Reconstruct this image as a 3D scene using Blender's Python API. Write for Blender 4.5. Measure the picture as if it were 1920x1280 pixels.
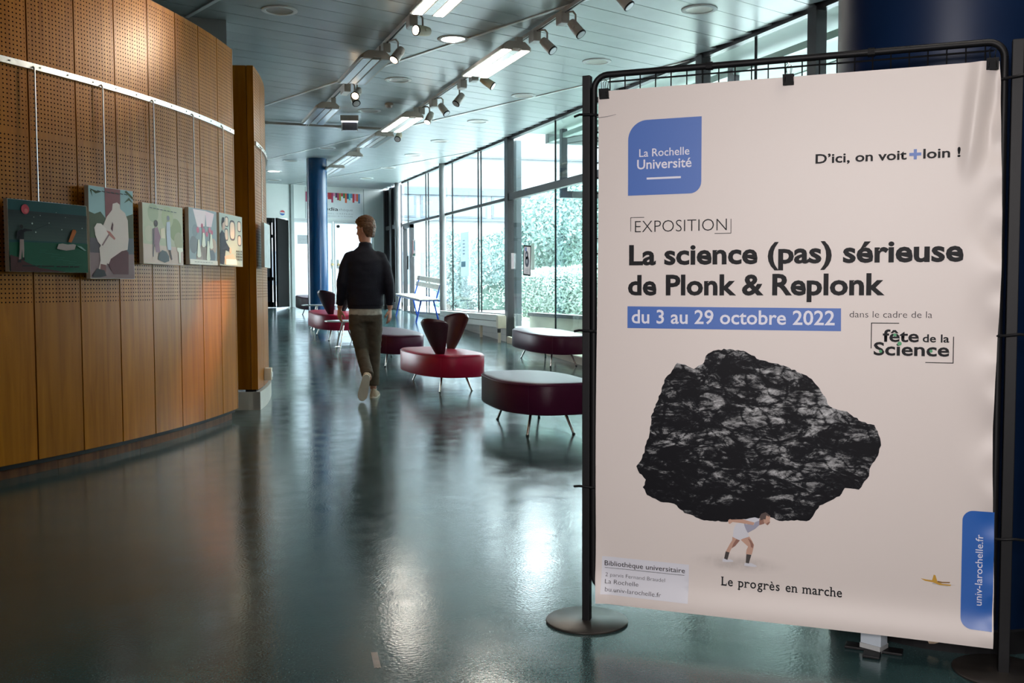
import bpy, bmesh, math, random
from mathutils import Vector, Matrix
R = math.radians
PI = math.pi
random.seed(7)
for o in list(bpy.data.objects):
    bpy.data.objects.remove(o)
SC = bpy.context.scene
COL = SC.collection

# ------------------------------------------------------------------ camera
cam_d = bpy.data.cameras.new('camera')
cam_d.lens = 35.0
cam_d.sensor_width = 36.0
cam_d.clip_start = 0.05
cam_d.clip_end = 400
cam = bpy.data.objects.new('camera', cam_d)
COL.objects.link(cam)
cam.matrix_world = Matrix.Translation((0, 0, 1.13)) @ Matrix.Rotation(R(-20), 4, 'Z') @ Matrix.Rotation(R(90 - 3.07), 4, 'X') @ Matrix.Rotation(R(-0.18), 4, 'Z')
SC.camera = cam

# ------------------------------------------------------------------ world, exposure
SC.view_settings.view_transform = 'Standard'
SC.view_settings.look = 'None'
SC.view_settings.gamma = 1
SC.view_settings.use_curve_mapping = False
SC.view_settings.exposure = 0.28
world = bpy.data.worlds.new('overcast_sky')
SC.world = world
world.use_nodes = True
wn = world.node_tree
bg = wn.nodes['Background']
tc = wn.nodes.new('ShaderNodeTexCoord')
sp = wn.nodes.new('ShaderNodeSeparateXYZ')
cr = wn.nodes.new('ShaderNodeValToRGB')
cr.color_ramp.elements[0].position = 0.45
cr.color_ramp.elements[0].color = (0.30, 0.33, 0.34, 1)
cr.color_ramp.elements[1].position = 0.60
cr.color_ramp.elements[1].color = (0.80, 0.93, 1.0, 1)
mp = wn.nodes.new('ShaderNodeMath'); mp.operation = 'MULTIPLY_ADD'
mp.inputs[1].default_value = 0.5; mp.inputs[2].default_value = 0.5
wn.links.new(tc.outputs['Generated'], sp.inputs[0])
wn.links.new(sp.outputs['Z'], mp.inputs[0])
wn.links.new(mp.outputs[0], cr.inputs[0])
wn.links.new(cr.outputs[0], bg.inputs['Color'])
bg.inputs['Strength'].default_value = 19.0


def area_lamp(name, loc, target, sx, sy, power, col=(1, 1, 1), spread=180):
    d = bpy.data.lights.new(name, 'AREA')
    d.shape = 'RECTANGLE'; d.size = sx; d.size_y = sy; d.energy = power; d.color = col; d.spread = R(spread)
    o = bpy.data.objects.new(name, d)
    COL.objects.link(o)
    o.location = loc
    o.rotation_euler = (Vector(target) - Vector(loc)).to_track_quat('-Z', 'Y').to_euler()
    o['kind'] = 'helper'
    return o


# unseen fill lamps added behind the camera; window light leaves the poster dark
area_lamp('added_poster_fill', (-1.7, -1.7, 2.2), (1.85, 2.6, .95), 1.6, 1.0, 23.5, (1.0, 0.935, 0.925), 60)
area_lamp('added_back_fill', (-5.5, -6.5, 1.9), (0.5, 4, 1.0), 6.0, 2.4, 28, (1.0, 0.93, 0.88))


# ------------------------------------------------------------------ materials
MATS = {}


def mat(name, col, rough=0.5, metal=0.0, spec=0.5, emit=None, estr=0, noise=None, bump=None, coat=0, grain=None):
    """noise=(scale, amount) mottles the colour; bump=(scale, strength); grain: stretched wood noise"""
    if name in MATS:
        return MATS[name]
    m = bpy.data.materials.new(name)
    m.use_nodes = True
    nt = m.node_tree
    b = nt.nodes['Principled BSDF']
    b.inputs['Base Color'].default_value = (*col, 1)
    b.inputs['Roughness'].default_value = rough
    b.inputs['Metallic'].default_value = metal
    b.inputs['Specular IOR Level'].default_value = spec
    b.inputs['Coat Weight'].default_value = coat
    if emit:
        b.inputs['Emission Color'].default_value = (*emit, 1)
        b.inputs['Emission Strength'].default_value = estr
    if noise or bump or grain:
        t = nt.nodes.new('ShaderNodeTexCoord')
    if noise:
        n = nt.nodes.new('ShaderNodeTexNoise'); n.inputs['Scale'].default_value = noise[0]; n.inputs['Detail'].default_value = 6
        mr = nt.nodes.new('ShaderNodeMapRange')
        mr.inputs[1].default_value = 0.3; mr.inputs[2].default_value = 0.7
        mr.inputs[3].default_value = 1 - noise[1]; mr.inputs[4].default_value = 1 + noise[1]
        mx = nt.nodes.new('ShaderNodeVectorMath'); mx.operation = 'SCALE'
        mx.inputs[0].default_value = col
        nt.links.new(t.outputs['Object'], n.inputs['Vector'])
        nt.links.new(n.outputs[0], mr.inputs[0]); nt.links.new(mr.outputs[0], mx.inputs['Scale'])
        nt.links.new(mx.outputs[0], b.inputs['Base Color'])
    if bump:
        n = nt.nodes.new('ShaderNodeTexNoise'); n.inputs['Scale'].default_value = bump[0]; n.inputs['Detail'].default_value = 4
        bp = nt.nodes.new('ShaderNodeBump'); bp.inputs['Strength'].default_value = bump[1]; bp.inputs['Distance'].default_value = 0.01
        nt.links.new(t.outputs['Object'], n.inputs['Vector'])
        nt.links.new(n.outputs[0], bp.inputs['Height']); nt.links.new(bp.outputs[0], b.inputs['Normal'])
    MATS[name] = m
    return m


def nd(nt, t, **kw):
    n = nt.nodes.new(t)
    for k, v in kw.items():
        setattr(n, k, v)
    return n


def wood_mat(name, base, dark, perforated=False, rough=0.38):
    m = bpy.data.materials.new(name); m.use_nodes = True
    nt = m.node_tree; L = nt.links.new
    b = nt.nodes['Principled BSDF']; b.inputs['Roughness'].default_value = rough; b.inputs['Specular IOR Level'].default_value = .15
    tc = nd(nt, 'ShaderNodeTexCoord')
    mp = nd(nt, 'ShaderNodeMapping'); mp.inputs['Scale'].default_value = (14, 14, 0.9)
    L(tc.outputs['Object'], mp.inputs[0])
    oi = nd(nt, 'ShaderNodeObjectInfo')
    ad = nd(nt, 'ShaderNodeVectorMath', operation='ADD')
    mu = nd(nt, 'ShaderNodeMath', operation='MULTIPLY'); mu.inputs[1].default_value = 37.0
    L(oi.outputs['Random'], mu.inputs[0])
    L(mp.outputs[0], ad.inputs[0]); L(mu.outputs[0], ad.inputs[1])
    n = nd(nt, 'ShaderNodeTexNoise'); n.inputs['Scale'].default_value = 1.6; n.inputs['Detail'].default_value = 8; n.inputs['Distortion'].default_value = 0.6
    L(ad.outputs[0], n.inputs['Vector'])
    r = nd(nt, 'ShaderNodeValToRGB')
    r.color_ramp.elements[0].position = 0.3; r.color_ramp.elements[0].color = (*dark, 1)
    r.color_ramp.elements[1].position = 0.72; r.color_ramp.elements[1].color = (*base, 1)
    L(n.outputs[0], r.inputs[0])
    # per panel tone
    mr = nd(nt, 'ShaderNodeMapRange'); mr.inputs[3].default_value = 0.86; mr.inputs[4].default_value = 1.1
    L(oi.outputs['Random'], mr.inputs[0])
    sc = nd(nt, 'ShaderNodeVectorMath', operation='SCALE'); L(r.outputs[0], sc.inputs[0]); L(mr.outputs[0], sc.inputs['Scale'])
    out = sc.outputs[0]
    if perforated:
        uv = nd(nt, 'ShaderNodeUVMap', uv_map='holes')
        s = nd(nt, 'ShaderNodeSeparateXYZ'); L(uv.outputs[0], s.inputs[0])

        def mth(op, a, bb=None, c=None):
            q = nd(nt, 'ShaderNodeMath', operation=op)
            for i, v in enumerate((a, bb, c)):
                if v is None:
                    continue
                if isinstance(v, (int, float)):
                    q.inputs[i].default_value = v
                else:
                    L(v, q.inputs[i])
            return q.outputs[0]
        P = 0.0267
        fx = mth('SUBTRACT', mth('FRACT', mth('DIVIDE', s.outputs[0], P)), 0.5)
        fy = mth('SUBTRACT', mth('FRACT', mth('DIVIDE', s.outputs[1], P)), 0.5)
        dd = mth('SQRT', mth('ADD', mth('MULTIPLY', fx, fx), mth('MULTIPLY', fy, fy)))
        hole = mth('LESS_THAN', dd, 0.19)
        inx = mth('MULTIPLY', mth('GREATER_THAN', s.outputs[0], P * 0.5), mth('LESS_THAN', s.outputs[0], P * 13.5))
        iny = mth('GREATER_THAN', s.outputs[1], 1.035)
        band = mth('GREATER_THAN', mth('ABSOLUTE', mth('SUBTRACT', s.outputs[1], 2.07)), 0.022)
        band2 = mth('GREATER_THAN', mth('ABSOLUTE', mth('SUBTRACT', s.outputs[1], 3.18)), 0.03)
        hole = mth('MULTIPLY', mth('MULTIPLY', mth('MULTIPLY', hole, inx), mth('MULTIPLY', iny, band)), band2)
        mx = nd(nt, 'ShaderNodeMix', data_type='RGBA')
        L(hole, mx.inputs['Factor']); L(out, mx.inputs[6]); mx.inputs[7].default_value = (0.012, 0.006, 0.003, 1)
        out = mx.outputs[2]
        sp = mth('SUBTRACT', 0.13, mth('MULTIPLY', hole, 0.13))
        L(sp, b.inputs['Specular IOR Level'])
    L(out, b.inputs['Base Color'])
    MATS[name] = m
    return m


WOOD = wood_mat('honey_wood', (0.40, 0.145, 0.006), (0.265, 0.088, 0.003), rough=.36)
WOODP = wood_mat('perforated_honey_wood', (0.40, 0.145, 0.006), (0.265, 0.088, 0.003), True, rough=.36)
DWOOD = wood_mat('dark_plinth_wood', (0.17, 0.062, 0.020), (0.08, 0.028, 0.010), False, 0.5)


def floor_material():
    m = bpy.data.materials.new('teal_linoleum'); m.use_nodes = True
    nt = m.node_tree; L = nt.links.new
    b = nt.nodes['Principled BSDF']
    tc = nd(nt, 'ShaderNodeTexCoord')
    n = nd(nt, 'ShaderNodeTexNoise'); n.inputs['Scale'].default_value = 1.3; n.inputs['Detail'].default_value = 9; n.inputs['Roughness'].default_value = .65
    L(tc.outputs['Object'], n.inputs['Vector'])
    n2 = nd(nt, 'ShaderNodeTexNoise'); n2.inputs['Scale'].default_value = 210; n2.inputs['Detail'].default_value = 3
    L(tc.outputs['Object'], n2.inputs['Vector'])
    r = nd(nt, 'ShaderNodeValToRGB')
    r.color_ramp.elements[0].position = .3; r.color_ramp.elements[0].color = (0.024, 0.056, 0.059, 1)
    r.color_ramp.elements[1].position = .7; r.color_ramp.elements[1].color = (0.050, 0.096, 0.098, 1)
    L(n.outputs[0], r.inputs[0])
    mr = nd(nt, 'ShaderNodeMapRange'); mr.inputs[1].default_value = .3; mr.inputs[2].default_value = .7; mr.inputs[3].default_value = .62; mr.inputs[4].default_value = 1.4
    L(n2.outputs[0], mr.inputs[0])
    sc = nd(nt, 'ShaderNodeVectorMath', operation='SCALE'); L(r.outputs[0], sc.inputs[0]); L(mr.outputs[0], sc.inputs['Scale'])
    L(sc.outputs[0], b.inputs['Base Color'])
    n3 = nd(nt, 'ShaderNodeTexNoise'); n3.inputs['Scale'].default_value = 5; n3.inputs['Detail'].default_value = 7
    L(tc.outputs['Object'], n3.inputs['Vector'])
    m3 = nd(nt, 'ShaderNodeMapRange'); m3.inputs[1].default_value = .3; m3.inputs[2].default_value = .7; m3.inputs[3].default_value = .11; m3.inputs[4].default_value = .20
    L(n3.outputs[0], m3.inputs[0]); L(m3.outputs[0], b.inputs['Roughness'])
    b.inputs['Specular IOR Level'].default_value = 0.75
    bp = nd(nt, 'ShaderNodeBump'); bp.inputs['Strength'].default_value = .22; bp.inputs['Distance'].default_value = .002
    n4 = nd(nt, 'ShaderNodeTexNoise'); n4.inputs['Scale'].default_value = 90; n4.inputs['Detail'].default_value = 2
    L(tc.outputs['Object'], n4.inputs['Vector'])
    L(n4.outputs[0], bp.inputs['Height'])
    b2 = nd(nt, 'ShaderNodeBump'); b2.inputs['Strength'].default_value = .16; b2.inputs['Distance'].default_value = .005
    n5 = nd(nt, 'ShaderNodeTexNoise'); n5.inputs['Scale'].default_value = 4.5; n5.inputs['Detail'].default_value = 2
    L(tc.outputs['Object'], n5.inputs['Vector'])
    L(n5.outputs[0], b2.inputs['Height']); L(bp.outputs[0], b2.inputs['Normal'])
    L(b2.outputs[0], b.inputs['Normal'])
    MATS['floor'] = m
    return m


def glass_material(name, tint=(0.952, 0.985, 0.974), refl=0.09):
    m = bpy.data.materials.new(name); m.use_nodes = True
    nt = m.node_tree; L = nt.links.new
    nt.nodes.remove(nt.nodes['Principled BSDF'])
    out = nt.nodes['Material Output']
    t = nd(nt, 'ShaderNodeBsdfTransparent'); t.inputs[0].default_value = (*tint, 1)
    g = nd(nt, 'ShaderNodeBsdfGlossy'); g.inputs['Roughness'].default_value = 0.01
    lw = nd(nt, 'ShaderNodeLayerWeight'); lw.inputs['Blend'].default_value = .5
    f = nd(nt, 'ShaderNodeMath', operation='POWER'); f.inputs[1].default_value = 4.0
    f2 = nd(nt, 'ShaderNodeMath', operation='MULTIPLY_ADD'); f2.inputs[1].default_value = .5; f2.inputs[2].default_value = .03
    L(lw.outputs['Facing'], f.inputs[0]); L(f.outputs[0], f2.inputs[0]); f = f2
    mx = nd(nt, 'ShaderNodeMixShader')
    L(f.outputs[0], mx.inputs[0]); L(t.outputs[0], mx.inputs[1]); L(g.outputs[0], mx.inputs[2]); L(mx.outputs[0], out.inputs[0])
    MATS[name] = m
    return m


GLASS = glass_material('window_glass')
CEIL = mat('pale_grey_metal_planks', (0.38, 0.425, 0.435), rough=0.33, metal=0.0, spec=0.5, noise=(3.0, 0.07))
CEILB = mat('ceiling_void', (0.02, 0.02, 0.02), 0.9)
WHITE = mat('white_paint', (0.78, 0.80, 0.79), 0.55, noise=(2.5, .03))
GREYW = mat('grey_paint', (0.42, 0.43, 0.43), 0.6, noise=(2.5, .05))
DARKW = mat('dark_void', (0.035, 0.03, 0.028), 0.8)
FRAME = mat('charcoal_aluminium', (0.028, 0.028, 0.031), 0.35, metal=0.3, noise=(8, .1))
COLG = mat('grey_column_paint', (0.20, 0.20, 0.20), 0.28, noise=(6, .06))
NAVY = mat('navy_column_paint', (0.002, 0.011, 0.040), 0.42, spec=.25, noise=(5, .12))
BLACKM = mat('black_powder_coat', (0.005, 0.005, 0.006), 0.5, spec=.25, noise=(40, .15))
BASEM = mat('brushed_dark_steel', (0.10, 0.088, 0.080), 0.36, metal=0.75, noise=(6, .2))
CHROME = mat('chrome', (0.45, 0.42, 0.40), 0.18, metal=1.0, noise=(12, .08))
ALU = mat('aluminium_rail', (0.72, 0.70, 0.66), 0.32, metal=0.9, noise=(30, .12))
CREAM = mat('cream_plastic', (0.66, 0.60, 0.48), 0.45, noise=(9, .06))
FIXT = mat('grey_beige_lamp_body', (0.40, 0.36, 0.31), 0.4, noise=(12, .08))
LENS = mat('unlit_diffuser', (0.62, 0.65, 0.68), 0.15, spec=.8, noise=(5, .05))
PURPLE = mat('plum_vinyl', (0.055, 0.006, 0.026), 0.36, spec=0.24, noise=(6, .08), bump=(260, .12))
RED = mat('raspberry_vinyl', (0.30, 0.005, 0.032), 0.36, spec=0.3, noise=(6, .08), bump=(260, .12))
TUBE = mat('lit_tube', (1, 1, 1), 0.5, emit=(1.0, 0.93, 0.82), estr=26)
SPOTL = mat('lit_spot_lens', (1, 1, 1), 0.5, emit=(1.0, 0.72, 0.45), estr=14)
DLIT = mat('lit_downlight', (1, 1, 1), 0.5, emit=(1.0, 0.98, 0.92), estr=14)
BLACK = mat('matt_black', (0.007, 0.007, 0.008), 0.6, spec=.25, noise=(30, .1))
CONC = mat('pale_paving', (0.62, 0.64, 0.64), 0.8, noise=(1.5, .08))


# ------------------------------------------------------------------ mesh helpers
class MB:
    """collects shapes, then links them as one mesh object"""

    def __init__(s):
        s.v = []; s.f = []; s.m = []; s.uv = {}

    def add(s, vs, fs, mi=0):
        o = len(s.v)
        s.v += [tuple(v) for v in vs]
        s.f += [tuple(i + o for i in f) for f in fs]
        s.m += [mi] * len(fs)
        return s

    def box(s, c, d, rz=0, mi=0, M=None):
        hx, hy, hz = d[0] / 2, d[1] / 2, d[2] / 2
        T = M if M is not None else Matrix.Translation(c) @ Matrix.Rotation(rz, 4, 'Z')
        vs = [T @ Vector((x, y, z)) for z in (-hz, hz) for y in (-hy, hy) for x in (-hx, hx)]
        return s.add(vs, [(0, 2, 3, 1), (4, 5, 7, 6), (0, 1, 5, 4), (2, 6, 7, 3), (0, 4, 6, 2), (1, 3, 7, 5)], mi)

    def box2(s, a, b, mi=0):
        return s.box([(a[i] + b[i]) / 2 for i in range(3)], [abs(b[i] - a[i]) for i in range(3)], 0, mi)

    def loft(s, rings, closed=True, caps=True, mi=0):
        n = len(rings[0]); o = len(s.v)
        for r in rings:
            s.v += [tuple(p) for p in r]
        for k in range(len(rings) - 1):
            for i in range(n if closed else n - 1):
                j = (i + 1) % n
                s.f.append((o + k * n + i, o + k * n + j, o + (k + 1) * n + j, o + (k + 1) * n + i)); s.m.append(mi)
        if caps:
            s.f.append(tuple(o + i for i in reversed(range(n)))); s.m.append(mi)
            s.f.append(tuple(o + (len(rings) - 1) * n + i for i in range(n))); s.m.append(mi)
        return s

    def tube(s, pts, r, n=10, mi=0, caps=True):
        pts = [Vector(p) for p in pts]
        rr = r if isinstance(r, (list, tuple)) else [r] * len(pts)
        rings = []
        up = Vector((0, 0, 1))
        t0 = (pts[1] - pts[0]).normalized()
        if abs(t0.dot(up)) > .95:
            up = Vector((1, 0, 0))
        for i, p in enumerate(pts):
            if i == 0: t = pts[1] - p
            elif i == len(pts) - 1: t = p - pts[i - 1]
            else: t = (pts[i + 1] - p).normalized() + (p - pts[i - 1]).normalized()
            t.normalize()
            a = t.cross(up)
            if a.length < 1e-4: a = t.cross(Vector((0, 1, 0)))
            a.normalize(); b = t.cross(a); up = -b if b.dot(up) < 0 else b
            b = t.cross(a)
            rings.append([p + a * (math.cos(2 * PI * k / n) * rr[i]) + b * (math.sin(2 * PI * k / n) * rr[i]) for k in range(n)])
        # consistent orientation
        return s.loft(rings, True, caps, mi)

    def cyl(s, a, b, r, n=24, mi=0):
        return s.tube([a, b], r, n, mi)

    def lathe(s, prof, c=(0, 0, 0), n=32, mi=0, caps=True):
        rings = [[(c[0] + r * math.cos(2 * PI * k / n), c[1] + r * math.sin(2 * PI * k / n), c[2] + z) for k in range(n)] for r, z in prof]
        return s.loft(rings, True, caps, mi)

    def poly(s, pts, mi=0):
        return s.add(pts, [tuple(range(len(pts)))], mi)

    def prism(s, pts2, z0, z1, mi=0, T=None):
        n = len(pts2)
        vs = [Vector((x, y, z)) for z in (z0, z1) for x, y in pts2]
        if T is not None: vs = [T @ v for v in vs]
        fs = [tuple(reversed(range(n))), tuple(range(n, 2 * n))] + [(i, (i + 1) % n, n + (i + 1) % n, n + i) for i in range(n)]
        return s.add(vs, fs, mi)

    def mesh(s, name, mats, smooth=False, bevel=0):
        me = bpy.data.meshes.new(name)
        me.from_pydata(s.v, [], s.f)
        if not isinstance(mats, (list, tuple)): mats = [mats]
        for m in mats: me.materials.append(m)
        me.polygons.foreach_set('material_index', s.m)
        bm = bmesh.new(); bm.from_mesh(me)
        bmesh.ops.recalc_face_normals(bm, faces=bm.faces)
        if bevel:
            bmesh.ops.bevel(bm, geom=[e for e in bm.edges if len(e.link_faces) == 2 and e.calc_face_angle(0) > .6], offset=bevel, segments=2, affect='EDGES', profile=.6)
        bm.to_mesh(me); bm.free()
        if smooth:
            try:
                me.shade_auto_smooth if False else None
            except Exception:
                pass
            me.polygons.foreach_set('use_smooth', [True] * len(me.polygons))
            if smooth != 'full':
                try:
                    me.set_sharp_from_angle(angle=R(38))
                except Exception:
                    pass
        me.update()
        return me

    def build(s, name, mats, parent=None, smooth=False, bevel=0, **tags):
        o = bpy.data.objects.new(name, s.mesh(name, mats, smooth, bevel))
        COL.objects.link(o)
        if parent: o.parent = parent
        tag(o, **tags)
        return o


def tag(o, label=None, cat=None, group=None, kind=None):
    if label: o['label'] = label
    if cat: o['category'] = cat
    if group: o['group'] = group
    if kind: o['kind'] = kind
    return o


def thing(name, loc=(0, 0, 0), rz=0, label=None, cat=None, group=None):
    o = bpy.data.objects.new(name, None)
    o.empty_display_size = .1
    COL.objects.link(o)
    o.location = loc; o.rotation_euler = (0, 0, rz)
    return tag(o, label, cat, group)


def copy_tree(o, parent=None):
    c = o.copy(); COL.objects.link(c)
    if parent: c.parent = parent
    for ch in [x for x in bpy.data.objects if x.parent == o]:
        copy_tree(ch, c)
    return c


def place(o, loc, rz=0, label=None, group=None):
    o.location = loc; o.rotation_euler = (0, 0, rz)
    if label: o['label'] = label
    if group: o['group'] = group
    return o


def fz(y):
    """height of the floor: level near the camera, a gentle ramp further on"""
    s0, k, y1 = 10.0, 0.052, 23.6
    if y < s0 - .5: return 0.0
    if y < s0 + .5: return k * (y - s0 + .5) ** 2 / 2
    return k * (min(y, y1) - s0)


# ================================================================== SETTING
# floor
mb = MB()
ys = [-9, -4, 0, 4, 8, 9.5, 9.7, 9.9, 10.1, 10.3, 10.5, 13, 17, 20, 23.6, 25.5]
xs = [-8, -4, 0, 2, 4, 5.44]
for i, y in enumerate(ys):
    for x in xs: mb.v.append((x, y, fz(y)))
nx = len(xs)
for i in range(len(ys) - 1):
    for j in range(nx - 1):
        mb.f.append((i * nx + j, i * nx + j + 1, (i + 1) * nx + j + 1, (i + 1) * nx + j)); mb.m.append(0)
FLOOR = mb.build('floor', floor_material(), kind='structure')
CZ = 3.53

# ceiling: planks run square to white joint trims, grid turned 19 degrees from the hall
TH = R(19)
t_ax = Vector((-math.sin(TH), math.cos(TH), 0))   # along the seams
n_ax = Vector((math.cos(TH), math.sin(TH), 0))    # along the planks
mb = MB(); mb.box2((-8, -9, CZ + .03), (5.5, 25.5, CZ + .12))
CEILING = mb.build('ceiling', CEILB, kind='structure')
PW, PLN = 0.30, 2.40
pm = {}


def plank_mesh(L, w):
    key = (round(L, 3), round(w, 3))
    if key not in pm:
        q = MB()
        h = 0.012
        # shallow pan with turned-up edges
        q.loft([[(-L / 2, -w / 2, .02), (-L / 2, -w / 2 + .002, 0), (-L / 2, w / 2 - .002, 0), (-L / 2, w / 2, .02)],
                [(L / 2, -w / 2, .02), (L / 2, -w / 2 + .002, 0), (L / 2, w / 2 - .002, 0), (L / 2, w / 2, .02)]], closed=True, caps=True)
        pm[key] = q.mesh('plank', CEIL)
    return pm[key]


def clip_range(c, t, halfw):
    return None


base_n = 3.385 + 0.0    # n coordinate of one seam (world dot n_ax)
# seam n coordinate from measured points A (2.81-ish line)
seamA = Vector((3.15, 8.65, 0)).dot(n_ax)
planks = []
rest = MB()
X0, X1, Y0, Y1 = -7.9, 5.46, -8.9, 24.6
kk = -8
cells = []
for si in range(-6, 8):
    nlo = seamA + si * PLN; nhi = nlo + PLN
    for ti in range(-40, 110):
        tlo = ti * PW
        # clip strip in world: sample centre line, keep the part inside the rectangle
        tc_ = tlo + PW / 2
        a, b = nlo + .012, nhi - .012
        # p = t_ax*t + n_ax*n ; require X0<x<X1-ish and Y0<y<Y1
        def inside(nn):
            ok = True
            for tt in (tlo, tlo + PW):
                p = t_ax * tt + n_ax * nn
                if not (X0 < p.x < X1 and Y0 < p.y < Y1): ok = False
            return ok
        ss = [a + (b - a) * k / 60 for k in range(61)]
        ins = [q for q in ss if inside(q)]
        if len(ins) < 2: continue
        a2, b2 = ins[0], ins[-1]
        cc = t_ax * tc_ + n_ax * ((a2 + b2) / 2)
        cells.append((cc, b2 - a2, ti))


def seen(c):
    x, y = c.x, c.y
    Yc = .342 * x + .94 * y; Xc = .94 * x - .342 * y
    return Yc > 7.6 and abs(Xc / Yc) < .56


cells.sort(key=lambda c: (not seen(c[0]), (c[0].x ** 2 + c[0].y ** 2)))
rot = Matrix.Rotation(TH, 4, 'Z')
for i, (c, L, ti) in enumerate(cells):
    w = PW - (.010 if ti % 4 == 0 else .0015)
    if i < 290:
        o = bpy.data.objects.new('plank', plank_mesh(L, w)); COL.objects.link(o)
        o.parent = CEILING; o.location = (c.x, c.y, CZ); o.rotation_euler = (0, 0, TH)
    else:
        T = Matrix.Translation((c.x, c.y, CZ)) @ rot
        h0 = len(rest.v)
        vs = [T @ Vector(p) for p in [(-L / 2, -w / 2, .02), (-L / 2, -w / 2 + .002, 0), (-L / 2, w / 2 - .002, 0), (-L / 2, w / 2, .02),
                                      (L / 2, -w / 2, .02), (L / 2, -w / 2 + .002, 0), (L / 2, w / 2 - .002, 0), (L / 2, w / 2, .02)]]
        rest.add(vs, [(0, 4, 5, 1), (1, 5, 6, 2), (2, 6, 7, 3), (3, 7, 4, 0), (0, 1, 2, 3), (4, 7, 6, 5)])
rest.build('plank_field', CEIL, CEILING, kind='stuff')
# white cover strips over the seams
for si in range(-5, 7):
    nn = seamA + si * PLN
    pts = [k * .05 for k in range(-300, 700)]
    ins = [q for q in pts if X0 < (t_ax * q + n_ax * nn).x < X1 and Y0 < (t_ax * q + n_ax * nn).y < Y1]
    if len(ins) < 4: continue
    L = ins[-1] - ins[0]
    c = t_ax * ((ins[0] + ins[-1]) / 2) + n_ax * nn
    q = MB(); q.box((0, 0, -.005), (.036, L, .008))
    o = q.build('seam_strip', mat('white_strip', (.88, .90, .90), .3, noise=(4, .04)), CEILING)
    o.location = (c.x, c.y, CZ); o.rotation_euler = (0, 0, TH)

# roof above, so daylight only enters by the windows
mb = MB(); mb.box2((-9, -10, 3.72), (5.75, 27, 3.95)); mb.build('roof_slab', GREYW, kind='structure')

# ---------------------------------------------------------------- wood walls (curved, panelled)
CX, CY = -6.076, 11.505


def pol(ang, r, z=0):
    a = R(ang)
    return Vector((CX + r * math.cos(a), CY + r * math.sin(a), z))


def arc_box(mb, a0, a1, r0, r1, z0, z1, n=4, mi=0):
    rings = []
    for k in range(n + 1):
        a = a0 + (a1 - a0) * k / n
        rings.append([pol(a, r0, z0), pol(a, r1, z0), pol(a, r1, z1), pol(a, r0, z1)])
    mb.loft(rings, True, True, mi)


def panel(parent, a0, a1, r, z0, z1, m=None):
    """one tall wooden board with UVs in metres for the perforation"""
    q = MB()
    n = 3; g = 0.042
    arc_box(q, a0 + g, a1 - g, r - .018, r, z0, z1, n)
    me = q.mesh('wall_panel', m or WOODP)
    uvl = me.uv_layers.new(name='holes')
    mid = (a1 - a0) * R(1) * r
    ofs = (mid - 14 * .0267) / 2 - 0.0
    for p in me.polygons:
        for li in p.loop_indices:
            co = me.vertices[me.loops[li].vertex_index].co
            a = math.degrees(math.atan2(co.y - CY, co.x - CX))
            uvl.data[li].uv = ((a - a0) * R(1) * r - ofs, co.z)
    bm = bmesh.new(); bm.from_mesh(me); bm.to_mesh(me); bm.free()
    o = bpy.data.objects.new('wall_panel', me); COL.objects.link(o)
    o.parent = parent
    return o


R1 = 7.25
mb = MB(); arc_box(mb, -62, -20.75, R1 - .10, R1 - .022, .06, 3.17, 24)
W1 = mb.build('wall_left', BLACK, kind='structure')
a = -20.75
k = 0
while k < 12:
    panel(W1, a - 2.985, a, R1, .09, 3.18)
    a -= 2.985; k += 1
mb = MB(); arc_box(mb, -20.75, -20.55, R1 - .11, R1 + .001, .09, 3.18, 1)
mb.build('end_trim', WOOD, W1)
for q in range(6):   # plinth boards
    mb = MB(); arc_box(mb, -20.9 - (q + 1) * 6.4 + .02, -20.9 - q * 6.4, R1 - .09, R1 - .045, 0, .09, 4)
    mb.build('baseboard_left' if q == 0 else 'baseboard_left', DWOOD, W1)
# second stretch beyond the doorway
R2 = 7.29
mb = MB(); arc_box(mb, -15.6, 14, R2 - .12, R2 - .022, .05, 3.17, 18)
W2 = mb.build('wall_left_far', BLACK, kind='structure')
a = -15.74
for q in range(9):
    panel(W2, a, a + 2.985, R2, .19, 3.18)
    a += 2.985
mb = MB()
nrm = (pol(-15.74, 1) - Vector((CX, CY, 0)))
e0 = pol(-15.76, R2 - .02); e1 = pol(-15.76, R2 - .75)
mb.loft([[pol(-15.76, R2 - .0, .19), pol(-15.76, R2 - .06, .19), pol(-15.45, R2 - .06, .19), pol(-15.45, R2, .19)],
         [pol(-15.76, R2 - .0, 3.18), pol(-15.76, R2 - .06, 3.18), pol(-15.45, R2 - .06, 3.18), pol(-15.45, R2, 3.18)]])
mb.build('end_trim', WOOD, W2)
mb = MB()
mb.loft([[pol(-15.74, R2 - .065, .19), pol(-15.74, R2 - .75, .19), pol(-15.5, R2 - .75, .19), pol(-15.5, R2 - .065, .19)],
         [pol(-15.74, R2 - .065, 3.18), pol(-15.74, R2 - .75, 3.18), pol(-15.5, R2 - .75, 3.18), pol(-15.5, R2 - .065, 3.18)]])
mb.build('return_panel', WOOD, W2)
mb = MB(); arc_box(mb, -15.9, 12, R2 - .05, R2 + .022, 0, .17, 14)
mb.loft([[pol(-15.9, R2 + .02, 0), pol(-15.9, R2 - .7, 0), pol(-15.7, R2 - .7, 0), pol(-15.7, R2 + .02, 0)],
         [pol(-15.9, R2 + .02, .17), pol(-15.9, R2 - .7, .17), pol(-15.7, R2 - .7, .17), pol(-15.7, R2 + .02, .17)]])
mb.build('baseboard_left_far', mat('cream_trunking', (.58, .56, .50), .45, noise=(5, .05)), W2)
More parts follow.
